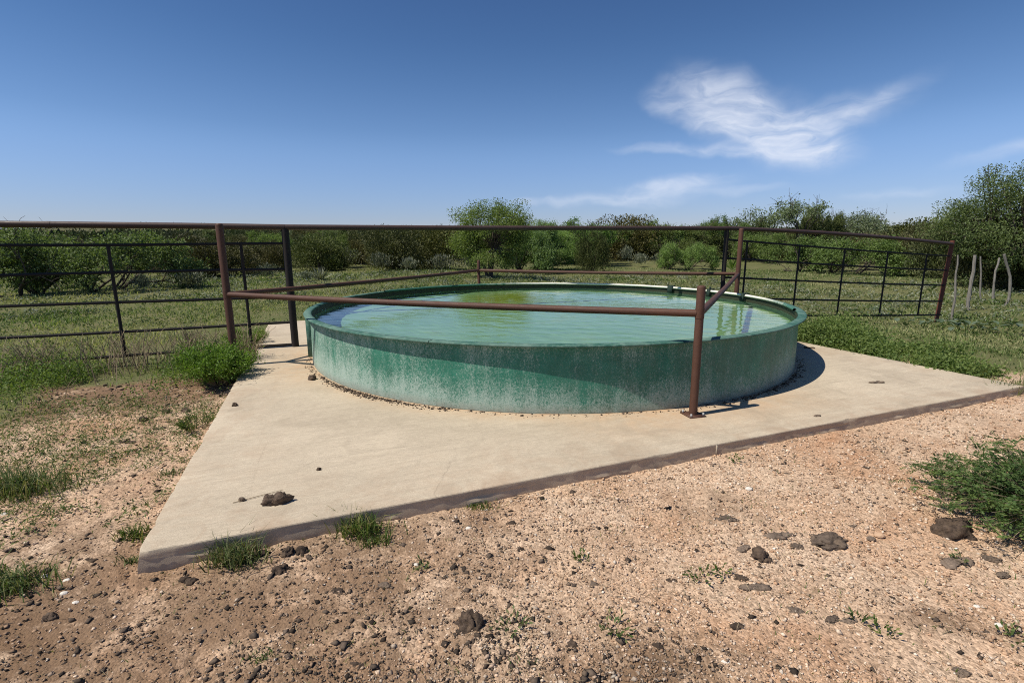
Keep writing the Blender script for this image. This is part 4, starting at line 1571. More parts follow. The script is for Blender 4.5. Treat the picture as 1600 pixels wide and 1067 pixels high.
def weed_cover(name, label, region_fn, n, hgt, leafL, leafW, mat, seed, stemn=9, spread=0.10):
    """low leafy weeds: many little leaves on short stems"""
    r = np.random.default_rng(seed)
    c = region_fn(r, n)
    c = c[outside_slab(c[:, 0], c[:, 1], 0.0)]
    n = len(c)
    z = terrain(c[:, 0], c[:, 1])
    hh = hgt * r.uniform(0.5, 1.3, n) * c[:, 2]
    i = np.repeat(np.arange(n), stemn)
    k = r.uniform(0.05, 1, n * stemn)
    P = np.stack([c[i, 0] + r.normal(0, spread, len(i)) * (0.4 + k), c[i, 1] + r.normal(0, spread, len(i)) * (0.4 + k), z[i] + hh[i] * k], 1)
    D = unit(r.normal(size=(len(i), 3)) * 0.8 + np.array([0, 0, 0.45]))
    sc = np.maximum(1.0, np.hypot(P[:, 0], P[:, 1]) / 9)
    V, Q = leaf_quads(P, D, leafL * r.uniform(0.6, 1.3, len(i)) * sc, leafW * r.uniform(0.7, 1.2, len(i)) * sc, r, 0.15)
    cv = r.uniform(0, 0.6, n)
    v = np.clip(cv[i] + r.uniform(0, 0.4, len(i)), 0, 1)
    o = link(name, crown_mesh(name, V, Q, np.repeat(v, 4)), mat)
    tag(o, label, 'weeds', kind='stuff')
    return o


def region_right(r, n):
    a = SLAB_W + np.abs(r.normal(0.55, 0.55, n)) + 0.05
    b = r.uniform(0.6, 5.2, n)
    x = SL[0] + a * D1[0] + b * D2[0]
    y = SL[1] + a * D1[1] + b * D2[1]
    m = fbm(x * 1.5, y * 1.5, 66, 3) + 0.25 * sstep(1.5, 3.0, b)
    ok = m > 0.47
    return np.stack([x, y, np.clip((m - 0.42) * 3.5, 0.3, 1.2)], 1)[ok]


weed_cover('low_weeds', 'low bright green weeds along the right edge of the slab', region_right, 6500, 0.36, 0.046, 0.018, L_WEED, 11, 13, 0.06)


def region_left(r, n):
    s = r.uniform(-0.4, 5.5, n)
    off = r.normal(-0.75, 0.55, n)
    x = PB.x - FL.x * s - FL.y * off
    y = PB.y - FL.y * s + FL.x * off
    m = fbm(x * 1.7, y * 1.7, 67, 3)
    return np.stack([x, y, np.clip((m - 0.3) * 2.6, 0.2, 1.3)], 1)[m > 0.42]


weed_cover('fence_weeds', 'tangled green weeds growing under the left fence', region_left, 3600, 0.40, 0.044, 0.014, L_WEED, 12, 14, 0.055)


def region_far_left(r, n):
    x = r.uniform(-5.2, -2.35, n)
    y = r.uniform(2.2, 5.4, n)
    m = fbm(x * 1.4, y * 1.4, 68, 3) + 0.35 * sstep(-2.9, -3.8, x + 0.18 * (3.3 - y) - 0.2)
    return np.stack([x, y, np.clip((m - 0.4) * 2.4, 0.2, 1.1)], 1)[m > 0.58]


weed_cover('grassy_weeds', 'green weeds and grass left of the slab', region_far_left, 1500, 0.10, 0.035, 0.008, L_TUFT, 13, 14, 0.04)


def region_field(r, n):
    d = 7.5 * (34 / 7.5) ** r.uniform(0, 1, n)
    az = np.radians(r.uniform(-52, 52, n))
    x, y = d * np.sin(az), d * np.cos(az)
    m = fbm(x * 0.8, y * 0.8, 69, 4, 0.65) * grass_mask(x, y)
    ok = m > 0.50
    return np.stack([x, y, np.clip((m - 0.42) * 5, 0.4, 1.6)], 1)[ok]


weed_cover('broad_weeds', 'broad leaved weeds standing among the low weeds right of the slab', lambda r, n: region_right(np.random.default_rng(5), n), 1300, 0.26, 0.075, 0.036, L_WEED, 17, 9, 0.08)
weed_cover('field_weeds', 'patches of leafy weeds scattered through the field grass', region_field, 6000, 0.10, 0.045, 0.018, L_TUFT, 15, 9, 0.07)
weed_cover('grey_field_weeds', 'greyish low weeds scattered through the field grass', lambda r, n: (lambda c: c[np.hypot(c[:, 0], c[:, 1]) > 17])(region_field(np.random.default_rng(99), n)), 9000, 0.14, 0.05, 0.012, L_SAGE, 16, 8, 0.08)


def dry_stems():
    r = np.random.default_rng(44)
    n = 650
    s = r.uniform(-0.5, 5.6, n)
    off = r.normal(-0.35, 0.38, n)
    x = PB.x - FL.x * s - FL.y * off
    y = PB.y - FL.y * s + FL.x * off
    ok = outside_slab(x, y, 0.02)
    x, y = x[ok], y[ok]
    z = terrain(x, y)
    G = Geo()
    for i in range(len(x)):
        h = r.uniform(0.18, 0.62)
        lx, ly = r.normal(0, 0.22, 2)
        p = Vector((x[i], y[i], z[i] - 0.02))
        q = p + Vector((lx * h * 0.6, ly * h * 0.6, h * 0.6))
        e = p + Vector((lx * h * 1.5, ly * h * 1.5, h))
        G.tube([p, q, e], [0.0042, 0.0034, 0.002], 4, caps=False)
        for b in range(int(r.integers(0, 4))):
            st = p.lerp(e, r.uniform(0.4, 0.9))
            G.tube([st, st + Vector((r.normal(0, 0.07), r.normal(0, 0.07), r.uniform(0.03, 0.12)))], [0.003, 0.0015], 3, caps=False)
    o = G.build('dry_stems', STRAW)
    tag(o, 'thin dry brown weed stalks standing along the left fence', 'weeds', kind='stuff')


dry_stems()


# ------------------------------------------------------------------ near bushes
def leafy_bush(name, label, loc, w, h, n, L, W, mat, seed, stems=60, squash=1.0, shape=1.0):
    r = np.random.default_rng(seed)
    root = empty(name, loc)
    tag(root, label, 'bush')
    G = Geo()
    P, D, V_ = [], [], []
    per = n // stems
    for s in range(stems):
        a = r.uniform(0, 2 * math.pi)
        t = math.sqrt(r.uniform(0, 1)) * 1.15 * shape
        d = np.array([math.cos(a) * math.sin(t) * w, math.sin(a) * math.sin(t) * w, math.cos(t * 0.82) * h]) * r.uniform(0.80, 1.06)
        base = np.array([math.cos(a) * 0.05, math.sin(a) * 0.05, -0.02])
        mid = base + d * 0.5 + np.array([0, 0, 0.10 * h])
        tipp = base + d
        G.tube([Vector(base), Vector(mid), Vector(tipp)], [0.005, 0.0035, 0.0015], 4, caps=False)
        k = r.uniform(0.28, 1.0, per) ** 0.8
        c = ((1 - k) ** 2)[:, None] * base + (2 * k * (1 - k))[:, None] * mid + (k ** 2)[:, None] * tipp
        sd = 0.055 * w * (0.5 + r.uniform(0, 1.0, (per, 1)))
        P.append(c + r.normal(size=(per, 3)) * sd)
        D.append(unit(np.broadcast_to(d / np.linalg.norm(d), (per, 3)) * 0.7 + r.normal(size=(per, 3)) * 0.55 + np.array([0, 0, 0.2])))
        V_.append(np.clip(r.uniform(0.0, 0.5) + r.uniform(0, 0.5, per), 0, 1))
    P, D, vv = np.concatenate(P), np.concatenate(D), np.concatenate(V_)
    P[:, 2] = np.maximum(P[:, 2], 0.01)
    V, Q = leaf_quads(P, D, L * r.uniform(0.6, 1.25, len(P)), W * r.uniform(0.7, 1.2, len(P)), r, 0.1)
    link('foliage', crown_mesh('foliage', V, Q, np.repeat(vv, 4)), mat, root)
    G.build('stems', STRAW, root)
    return root


bx, by, bz = pix(335, 606)
leafy_bush('leafy_bush', 'dense bright green leafy bush beside the slab at the corner post', (bx, by + 0.1, bz), 0.50, 0.54, 15000, 0.034, 0.016, L_BUSH, 21, 150)
x, y, z = pix(398, 545)
leafy_bush('leafy_bush', 'darker green weed bush behind the bright bush at the slab edge', (x - 0.12, y, z), 0.34, 0.40, 4000, 0.045, 0.010, L_WEED, 22, 46)
x, y, z = pix(316, 672)
leafy_bush('weed_plant', 'small green weed against the left edge of the slab', (x - 0.05, y, z), 0.13, 0.17, 900, 0.035, 0.008, L_TUFT, 23, 20)


def dry_weed(px, py, n, h, spread, label, seed):
    r = np.random.default_rng(seed)
    x, y, z = pix(px, py)
    G = Geo()
    for i in range(n):
        a = r.uniform(0, 6.28)
        hh = h * r.uniform(0.5, 1.1)
        e = Vector((math.cos(a) * spread * r.uniform(0.2, 1) + 0.06, math.sin(a) * spread * r.uniform(0.2, 1), hh))
        G.tube([(r.normal(0, 0.05), r.normal(0, 0.05), -0.02), e * 0.5 + Vector((0, 0, 0.04)), e], [0.005, 0.004, 0.002], 4, caps=False)
        for b in range(4):
            st = e * r.uniform(0.4, 0.95)
            G.tube([st, st + Vector((r.normal(0, 0.06), r.normal(0, 0.06), r.uniform(0.03, 0.10)))], [0.003, 0.0015], 3, caps=False)
    o = G.build('dry_weed', STRAW)
    o.location = (x, y, z)
    tag(o, label, 'weed')


dry_weed(388, 572, 34, 0.55, 0.34, 'dry bare weed stalks beside the corner post over the slab', 71)
dry_weed(300, 560, 26, 0.6, 0.3, 'dry bare weed stalks left of the corner post', 72)
dry_weed(60, 592, 30, 0.5, 0.4, 'dry brush tangle under the bottom rail at far left', 73)


def feathery_bush():
    """low spreading shrub with bipinnate leaves of tiny leaflets"""
    r = np.random.default_rng(31)
    x, y, z = pix(1638, 820)
    root = empty('feathery_bush', (x, y, z))
    tag(root, 'low feathery green bush at the right edge in front of the slab', 'bush')
    G = Geo()
    P, D, vv = [], [], []
    for s in range(330):
        a = r.uniform(0, 2 * math.pi)
        rad = math.sqrt(r.uniform(0.02, 1)) * 0.72
        end = np.array([math.cos(a) * rad * 1.05, math.sin(a) * rad * 0.95, 0.44 * (1 - (rad / 0.75) ** 2) * r.uniform(0.5, 1.1) + r.uniform(0.03, 0.10)])
        base = np.array([math.cos(a) * 0.04, math.sin(a) * 0.04, 0.0])
        mid = (base + end) * 0.5 + np.array([0, 0, 0.07])
        G.tube([Vector(base), Vector(mid), Vector(end)], [0.005, 0.003, 0.0012], 4, caps=False)
        for f in range(9):
            k = r.uniform(0.35, 1.0)
            c = (1 - k) ** 2 * base + 2 * k * (1 - k) * mid + k ** 2 * end
            fd = unit(r.normal(size=3) * np.array([1, 1, 0.4]) + np.array([math.cos(a), math.sin(a), 0.5]) * 0.6)
            ln = r.uniform(0.05, 0.10)
            m = 16
            t = np.repeat(np.linspace(0.15, 1, m // 2), 2)[:, None]
            side = unit(np.cross(fd, np.array([0, 0, 1.0]) + r.normal(size=3) * 0.2))
            sg = np.tile([1.0, -1.0], m // 2)[:, None]
            P.append(c + fd * ln * t - np.array([0, 0, 0.02]) * t ** 2)
            D.append(side * sg + fd * 0.55)
            vv.append(np.full(m, np.clip(r.uniform(0, 0.7) + 0.35 * k - 0.2, 0, 1)) + r.uniform(-0.1, 0.1, m))
    P, D, vv = np.concatenate(P), np.concatenate(D), np.clip(np.concatenate(vv), 0, 1)
    P[:, 2] = np.maximum(P[:, 2], 0.008)
    V, Q = leaf_quads(P, D, 0.021 * r.uniform(0.7, 1.2, len(P)), 0.0085, r, 0.0)
    link('foliage', crown_mesh('foliage', V, Q, np.repeat(vv, 4)), L_FEATH, root)
    G.build('stems', STRAW, root)


feathery_bush()


def gourd_plants():
    """sprawling plants with large folded grey leaves right of the slab"""
    spots = [((1365, 497), 'grey leaved gourd plant under the middle of the right fence panel'), ((1440, 512), 'grey leaved gourd plant left of the red rusted post foot'),
             ((1510, 520), 'grey leaved gourd plant in the weeds below the cedar stakes'), ((1562, 522), 'rightmost grey leaved gourd plant near the picture edge')]
    for i, (p, lab) in enumerate(spots):
        r = np.random.default_rng(400 + i)
        x, y, z = pix(*p)
        root = empty('gourd_plant', (x, y, z))
        tag(root, lab, 'plant', 'gourd plants right of the slab')
        G = Geo()
        for k in range(15):
            a = r.uniform(0, 6.28)
            rad = r.uniform(0.05, 0.55)
            c = Vector((math.cos(a) * rad * 1.5, math.sin(a) * rad * 0.6, r.uniform(0.08, 0.24)))
            G.tube([(c.x * 0.6, c.y * 0.6, 0.0), c], [0.006, 0.004], 4, caps=False)
            az = r.uniform(0, 6.28)
            d = Vector((math.cos(az), math.sin(az), r.uniform(0.2, 0.9))).normalized()
            s = d.cross(Vector((0, 0, 1))).normalized()
            u = s.cross(d)
            Ln, Wd = r.uniform(0.16, 0.26), r.uniform(0.08, 0.13)
            prof = [(0, 0.35), (0.15, 0.9), (0.4, 1.0), (0.7, 0.6), (1, 0.02)]
            V = []
            for t, w in prof:
                m = c + d * Ln * t - Vector((0, 0, 0.05)) * t * t
                V += [tuple(m - s * Wd * 0.5 * w + u * 0.035 * w), tuple(m), tuple(m + s * Wd * 0.5 * w + u * 0.035 * w)]
            Q = []
            for q in range(len(prof) - 1):
                Q += [(q * 3, q * 3 + 1, q * 3 + 4, q * 3 + 3), (q * 3 + 1, q * 3 + 2, q * 3 + 5, q * 3 + 4)]
            me = np_mesh('leaf', np.array(V), np.array(Q), {'v': np.full(len(V), r.uniform(0, 1))}, True)
            link('leaf', me, L_GOURD, root)
        G.build('stems', L_WEED, root)


gourd_plants()

# grass tufts and small weeds one can point at
TUFTS = [
    ((372, 862), 0.15, 0.17, 190, 'largest green grass tuft overhanging the front edge of the slab'),
    ((565, 826), 0.15, 0.15, 170, 'green grass tuft at the front edge right of the largest tuft'),
    ((592, 850), 0.09, 0.09, 70, 'low grass tuft just below the tuft at the slab front edge'),
    ((212, 838), 0.10, 0.10, 80, 'grass tuft at the left edge of the slab by its near corner'),
    ((12, 920), 0.20, 0.15, 260, 'dark green grass clump at the lower left picture edge'),
    ((750, 792), 0.10, 0.05, 90, 'flat green weed patch at the slab front edge right of the tufts'),
    ((265, 742), 0.10, 0.06, 60, 'sparse grass at the left slab edge halfway up'),
    ((1585, 612), 0.30, 0.20, 160, 'grass clump at the far right corner of the slab'),
    ((415, 1030), 0.06, 0.05, 46, 'tiny pale green weed near the bottom left'),
    ((25, 770), 0.34, 0.22, 420, 'grass clump at the left picture edge level with the slab corner'),
    ((205, 880), 0.05, 0.07, 30, 'few grass blades at the near corner of the slab'),
]
for i, (p, rad, h, n, lab) in enumerate(TUFTS):
    r = np.random.default_rng(500 + i)
    x, y, z = pix(*p)
    if h > 0.12 and i < 2:
        a, b = slab_ab(x, y)
        if b > -0.08:
            x, y = x - D2[0] * (b + 0.08), y - D2[1] * (b + 0.08)
    n = int(n * 1.8)
    q = r.normal(0, rad * 0.42, (n, 2))
    P = np.stack([q[:, 0] * 1.3, q[:, 1] * 0.7, np.full(n, -0.01)], 1)
    V, Q, T, v = blades(P, h * r.uniform(0.4, 1.2, n), np.full(n, 0.0058) * r.uniform(0.7, 1.4, n), r, 1.1, curl=0.5)
    o = link('grass_tuft', np_mesh('grass_tuft', V, [Q, T], {'v': v}), L_TUFT, loc=(x, y, z))
    tag(o, lab, 'grass tuft')

SEEDL = [((800, 965 + 20), 0.085, 16, 'small leafy green weed right of the round dark clod'), ((958, 985), 0.10, 22, 'branching green seedling in the middle of the foreground'),
         ((910, 880), 0.05, 12, 'low green weed by the orange sand patch'), ((1092, 905), 0.08, 16, 'thin green weed left of the oval dung'),
         ((1125, 897), 0.05, 10, 'tiny green sprout just left of the oval dung'), ((1378, 992), 0.06, 12, 'dark green sprout in the lower right gravel'),
         ((1340, 975), 0.05, 10, 'small green sprig left of the dark sprout at lower right'), ((1580, 1002), 0.08, 14, 'green sprout at the lower right picture edge'),
         ((1148, 722), 0.06, 12, 'green weed at the foot of the slab below the front post'), ((1500, 880), 0.05, 10, 'green weed between the large dung pile and flat pat'),
         ((660, 892), 0.05, 10, 'small green weed left of centre in the foreground soil')]
for i, (p, rad, n, lab) in enumerate(SEEDL):
    r = np.random.default_rng(600 + i)
    x, y, z = pix(*p)
    G = Geo()
    P, D = [], []
    for k in range(n):
        a = r.uniform(0, 6.28)
        e = np.array([math.cos(a) * rad * r.uniform(0.3, 1), math.sin(a) * rad * r.uniform(0.3, 1), r.uniform(0.012, 0.05)])
        for t in (0.55, 0.8, 1.0):
            P.append(e * t)
            D.append(unit(e + r.normal(size=3) * 0.03 + np.array([0, 0, 0.01])))
    P, D = np.array(P), np.array(D)
    V, Q = leaf_quads(P, D, 0.026 * r.uniform(0.7, 1.3, len(P)), 0.011, r)
    o = link('seedling', crown_mesh('seedling', V, Q, np.repeat(r.uniform(0, 0.8, len(P)), 4)), L_TUFT, loc=(x, y, z + 0.004))
    tag(o, lab, 'weed')


# ------------------------------------------------------------------ dung, stones and crumbs
def lump_mesh(name, seed, sx, sy, sz, lobes=1, rough=0.35, sub=4, flat=0.0):
    bm = bmesh.new()
    rr = random.Random(seed)
    if lobes == 1:
        cs = [(0, 0, 1.0)]
    else:
        cs = [(rr.uniform(-0.48, 0.48) if lobes > 2 else (-0.42 if k == 0 else 0.45), rr.uniform(-0.4, 0.4), rr.uniform(0.55, 0.8)) for k in range(lobes)]
    for cx, cy, s in cs:
        res = bmesh.ops.create_icosphere(bm, subdivisions=sub - (1 if lobes > 1 else 0), radius=1.0)
        o = Vector((rr.uniform(0, 50), rr.uniform(0, 50), rr.uniform(0, 50)))
        for v in res['verts']:
            p = v.co.copy()
            n1 = mnoise.noise(p * 1.4 + o)
            n2 = mnoise.noise(p * 3.4 + o)
            n3 = abs(mnoise.noise(p * 6.5 + o))
            k = 1 + rough * (0.55 * n1 + 0.35 * n2 + 0.25 * (0.4 - n3) * 1.4)
            k -= 0.30 * max(0.0, 0.16 - abs(mnoise.noise(p * 2.3 + o * 1.7))) / 0.16 * (1 if rough > 0.5 else 0)
            q = p * k * s
            z = q.z
            if flat and z > 0:
                z = z * (1 - flat) + flat * 0.35 * (1 + 0.6 * n2)
            v.co = Vector(((q.x + cx) * sx, (q.y + cy) * sy, max(z, -0.25) * sz))
    me = bpy.data.meshes.new(name)
    bm.to_mesh(me)
    bm.free()
    me.polygons.foreach_set('use_smooth', np.ones(len(me.polygons), bool))
    return me


# (pixel centre, width px, height px, lobes, flatness, pale?, on slab?, label)
LUMPS = [
    ((430, 787), 42, 26, 2, 0.0, 0, 1, 'black two lobed dung pat on the slab near its front corner'),
    ((378, 782), 11, 8, 1, 0.0, 1, 1, 'small brown chip beside the twig on the slab'),
    ((367, 634), 9, 7, 1, 0, 0, 1, 'small dark clod on the slab edge below the bright bush'),
    ((488, 593), 13, 8, 1, 0, 0, 1, 'dark clod on the slab by the left foot of the tank'),
    ((498, 734), 8, 5, 1, 0, 0, 1, 'tiny dark speck of dung in the middle of the bare slab'),
    ((1370, 598), 24, 7, 2, 0.4, 1, 1, 'flat brown dung patch on the slab right of the tank'),
    ((1277, 650), 13, 5, 1, 0.4, 1, 1, 'small dark chip on the slab near its right front edge'),
    ((1264, 544), 16, 6, 2, 0.2, 0, 1, 'black clod at the edge of the tank shadow'),
    ((735, 978), 48, 38, 1, 0.0, 0, 0, 'round dark dung clod alone in the centre foreground'),
    ((1500, 832), 84, 50, 3, 0.0, 0, 0, 'largest dung pile beside the feathery bush'),
    ((1296, 846), 62, 36, 1, 0.35, 1, 0, 'weathered dung slab with frayed left end in right foreground'),
    ((1218, 838), 48, 24, 2, 0.4, 1, 0, 'broken dung pieces left of the weathered dung slab'),
    ((1245, 855), 22, 16, 1, 0.2, 1, 0, 'small dung piece between the broken pieces and the slab of dung'),
    ((1188, 873), 34, 26, 1, 0.0, 0, 0, 'smooth oval dung in the right foreground'),
    ((1158, 904), 26, 16, 1, 0.1, 0, 0, 'small dark dung below left of the smooth oval one'),
    ((1160, 857), 28, 14, 2, 0.5, 1, 0, 'flat pale dung touching the upper left of the smooth oval one'),
    ((1137, 812), 32, 18, 1, 0.3, 1, 0, 'flat grey dung in the gravel below the slab seam'),
    ((1180, 920), 44, 22, 2, 0.5, 1, 0, 'pale crumbling dung below the small dark dung'),
    ((1242, 955), 24, 16, 1, 0.2, 1, 0, 'rounded grey dung low in the right foreground'),
    ((1152, 978), 22, 15, 1, 0.2, 0, 0, 'dark dung lump near the bottom right of centre'),
    ((1494, 878), 60, 34, 2, 0.55, 1, 0, 'flat frayed dung pat below the largest dung pile'),
    ((1548, 873), 26, 14, 1, 0.3, 1, 0, 'small grey dung at the foot of the feathery bush'),
    ((1568, 898), 26, 13, 1, 0.3, 1, 0, 'grey dung chip right of the flat frayed pat'),
    ((1300, 968), 28, 12, 1, 0.4, 1, 0, 'flat grey chip in the lower right gravel'),
    ((1325, 970), 26, 14, 1, 0.4, 1, 0, 'flat grey stone like chip near the small green sprig'),
    ((1503, 1050), 24, 18, 1, 0.1, 1, 0, 'grey lump at the bottom edge right of centre'),
    ((438, 893), 30, 20, 1, 0.0, 0, 0, 'pointed black clod below the largest grass tuft'),
    ((405, 869), 30, 22, 2, 0.0, 0, 0, 'brown clod under the right side of the largest tuft'),
    ((450, 866), 22, 22, 1, 0.0, 0, 0, 'upright dark clod left of a matching one below the slab'),
    ((472, 862), 20, 20, 1, 0.0, 0, 0, 'dark clod right of a matching one below the slab'),
    ((293, 909), 28, 18, 2, 0.0, 0, 0, 'dark ring of dung below the near slab corner'),
    ((530, 926), 28, 15, 1, 0.1, 0, 0, 'dark clod right of the pointed black clod'),
    ((602, 915), 22, 14, 1, 0.1, 1, 0, 'greyish clod below the second grass tuft'),
    ((355, 957), 22, 13, 2, 0.1, 0, 0, 'blackish crumbled dung in the lower left soil'),
    ((143, 876), 24, 16, 2, 0.0, 0, 0, 'dark clod left of the near slab corner'),
    ((78, 968), 24, 18, 1, 0.0, 0, 0, 'dark clod with strong shadow at lower left'),
    ((224, 657), 15, 10, 1, 0, 0, 0, 'square dark clod on the orange soil left of the slab'),
    ((259, 645), 13, 9, 1, 0, 0, 0, 'dark clod above the square clod left of the slab'),
    ((250, 670), 20, 8, 2, 0.1, 0, 0, 'pair of dark crumbs right below the square clod'),
    ((290, 643), 22, 12, 2, 0, 0, 0, 'heap of dark crumbs nearest the leafy bush'),
    ((200, 690), 30, 11, 2, 0.4, 0, 0, 'long flat dark dung on the soil left of the slab'),
    ((178, 710), 13, 7, 1, 0.1, 0, 0, 'dark chip left below the long flat dung'),
    ((203, 705), 11, 6, 1, 0.1, 0, 0, 'dark chip right below the long flat dung'),
    ((262, 660), 12, 5, 1, 0.2, 0, 0, 'thin dark chip right of the square clod'),
    ((800, 818), 18, 11, 1, 0.1, 0, 0, 'brown clod below the slab front edge at centre'),
    ((895, 770), 10, 8, 1, 0, 0, 0, 'tiny dark clod at the foot of the slab left of the seam'),
    ((992, 940), 18, 18, 1, 0.1, 1, 0, 'grey tilted chip in the centre right foreground'),
    ((1050, 906), 20, 14, 2, 0.1, 0, 0, 'dark crumbs left of the thin green weed'),
    ((928, 912), 14, 10, 1, 0.1, 1, 0, 'small grey clod below the orange sand patch'),
    ((1028, 1012), 18, 14, 1, 0.0, 0, 0, 'black clod low at the centre right'),
    ((895, 1008), 18, 15, 1, 0.0, 0, 0, 'black clod low in the centre foreground'),
    ((560, 1040), 30, 18, 2, 0.1, 0, 0, 'dark clod pair by the bottom edge left of centre'),
    ((430, 1030), 22, 14, 1, 0.1, 0, 0, 'dark clod at the bottom edge near the tiny pale weed'),
    ((10, 975), 24, 12, 2, 0.2, 0, 0, 'dark dung at the left edge near the bottom'),
]
for i, (p, wp, hp, lobes, flat, pale, onslab, lab) in enumerate(LUMPS):
    x, y, z = pix(*p, 0.0) if onslab else pix(*p)
    d = y * math.cos(TH) + (CAM_H - z) * math.sin(TH)
    w = wp / FPX * d * 0.5
    dip = math.atan2(CAM_H, y)
    full = hp / FPX * d                                  # seen height = depth*sin(dip) + height*cos(dip)
    dep = min(w * 0.85, full * 0.5 / (math.sin(dip) + 0.45))
    hgt = dep * (0.62 if flat else 1.15)
    me = lump_mesh('dung', 900 + i, w * 0.92, max(dep, w * 0.45), hgt, lobes, 0.85, 4 if wp > 20 else 3, flat)
    o = link('dung_pat' if ('pat' in lab or 'pile' in lab or flat > 0.3) else 'dung_clod', me, DUNG_PALE if pale else DUNG, loc=(x, y, z + hgt * (0.22 if onslab else -0.06)))
    o.rotation_euler = (0, 0, random.Random(i).uniform(-0.5, 0.5))
    tag(o, lab, 'dung', 'dung lumps around the slab')

STONES = [((1170, 765), 11, 'white stone on the gravel below the slab', 0), ((1374, 838), 16, 'tan stone right of the weathered dung slab', 1), ((1361, 843), 14, 'grey brown stone beside the tan stone', 2),
          ((1134, 1035), 12, 'elongated white stone at the bottom right of centre', 0), ((1526, 948), 10, 'white pebble in the lower right gravel', 0), ((1560, 978), 13, 'white stone near the right edge low down', 0),
          ((70, 902), 13, 'pale stone left of the near slab corner', 0), ((105, 908), 12, 'second pale stone left of the near slab corner', 0), ((100, 928), 12, 'pale stone below the pair at lower left', 0),
          ((118, 943), 12, 'whitish stone above the dark clod at lower left', 0), ((650, 884), 11, 'pale stone in the soil below the second grass tuft', 0), ((7, 804), 10, 'pale stone at the left picture edge', 0),
          ((732, 826), 9, 'white pebble left of the brown clod', 0), ((435, 937), 8, 'white pebble below the pointed black clod', 0)]
for i, (p, wp, lab, kind) in enumerate(STONES):
    x, y, z = pix(*p)
    d = y
    w = wp / FPX * d * 0.55
    me = lump_mesh('stone', 1500 + i, w * (1.5 if 'elongated' in lab else 1), w * 0.75, w * 0.6, 1, 0.25, 2)
    me.polygons.foreach_set('use_smooth', np.zeros(len(me.polygons), bool))
    o = link('stone', me, (STONE, TANSTONE, DUNG_PALE)[kind], loc=(x, y, z + w * 0.2))
    tag(o, lab, 'stone')

# twig on the slab
x0, y0, _ = pix(364, 786, 0.0)
x1, y1, _ = pix(442, 766, 0.0)
g = Geo().tube([(0, 0, 0.004), ((x1 - x0) * 0.45, (y1 - y0) * 0.40, 0.008), (x1 - x0, y1 - y0, 0.005)], [0.0022, 0.0024, 0.0014], 5)
o = g.build('twig', STRAW)
o.location = (x0, y0, 0)
tag(o, 'thin dry twig lying on the slab by the two lobed dung', 'twig')

OCT = np.array([(1, 0, 0), (-1, 0, 0), (0, 1, 0), (0, -1, 0), (0, 0, 1), (0, 0, -1)], float)
OCTF = np.array([(0, 2, 4), (2, 1, 4), (1, 3, 4), (3, 0, 4), (2, 0, 5), (1, 2, 5), (3, 1, 5), (0, 3, 5)])


def pebbles(name, label, x, y, size, cols, mat, seed, flat=0.6, lift=0.25, z=None):
    r = np.random.default_rng(seed)
    n = len(x)
    z = terrain(x, y) if z is None else z
    if seed != 83:
        z = z + (1 - sstep(5, 14, np.hypot(x, y))) * ((fbm(x * 9, y * 9, 71, 4, 0.6) - 0.5) * 0.028 + litter_mask(x, y) * 0.012 * fbm(x * 30, y * 30, 75, 3))
    S = np.stack([size * r.uniform(0.7, 1.3, n), size * r.uniform(0.6, 1.1, n), size * r.uniform(0.4, 1.0, n) * flat], 1)
    V = OCT[None] * (1 + r.normal(0, 0.16, (n, 6, 1))) + r.normal(0, 0.14, (n, 6, 3))
    V = V * S[:, None, :]
    a, t = r.uniform(0, 2 * math.pi, n), r.normal(0, 0.3, n)
    ct, st = np.cos(t)[:, None], np.sin(t)[:, None]
    X, Y, Z = V[..., 0], V[..., 1] * ct - V[..., 2] * st, V[..., 1] * st + V[..., 2] * ct
    ca, sa = np.cos(a)[:, None], np.sin(a)[:, None]
    V = np.stack([X * ca - Y * sa + x[:, None], X * sa + Y * ca + y[:, None], Z + (z + S[:, 2] * lift)[:, None]], -1)
    F = (OCTF[None] + (np.arange(n) * 6)[:, None, None]).reshape(-1, 3)
    o = link(name, np_mesh(name, V.reshape(-1, 3), F, {'col': np.repeat(cols, 6, 0)}), mat)
    tag(o, label, 'gravel', kind='stuff')


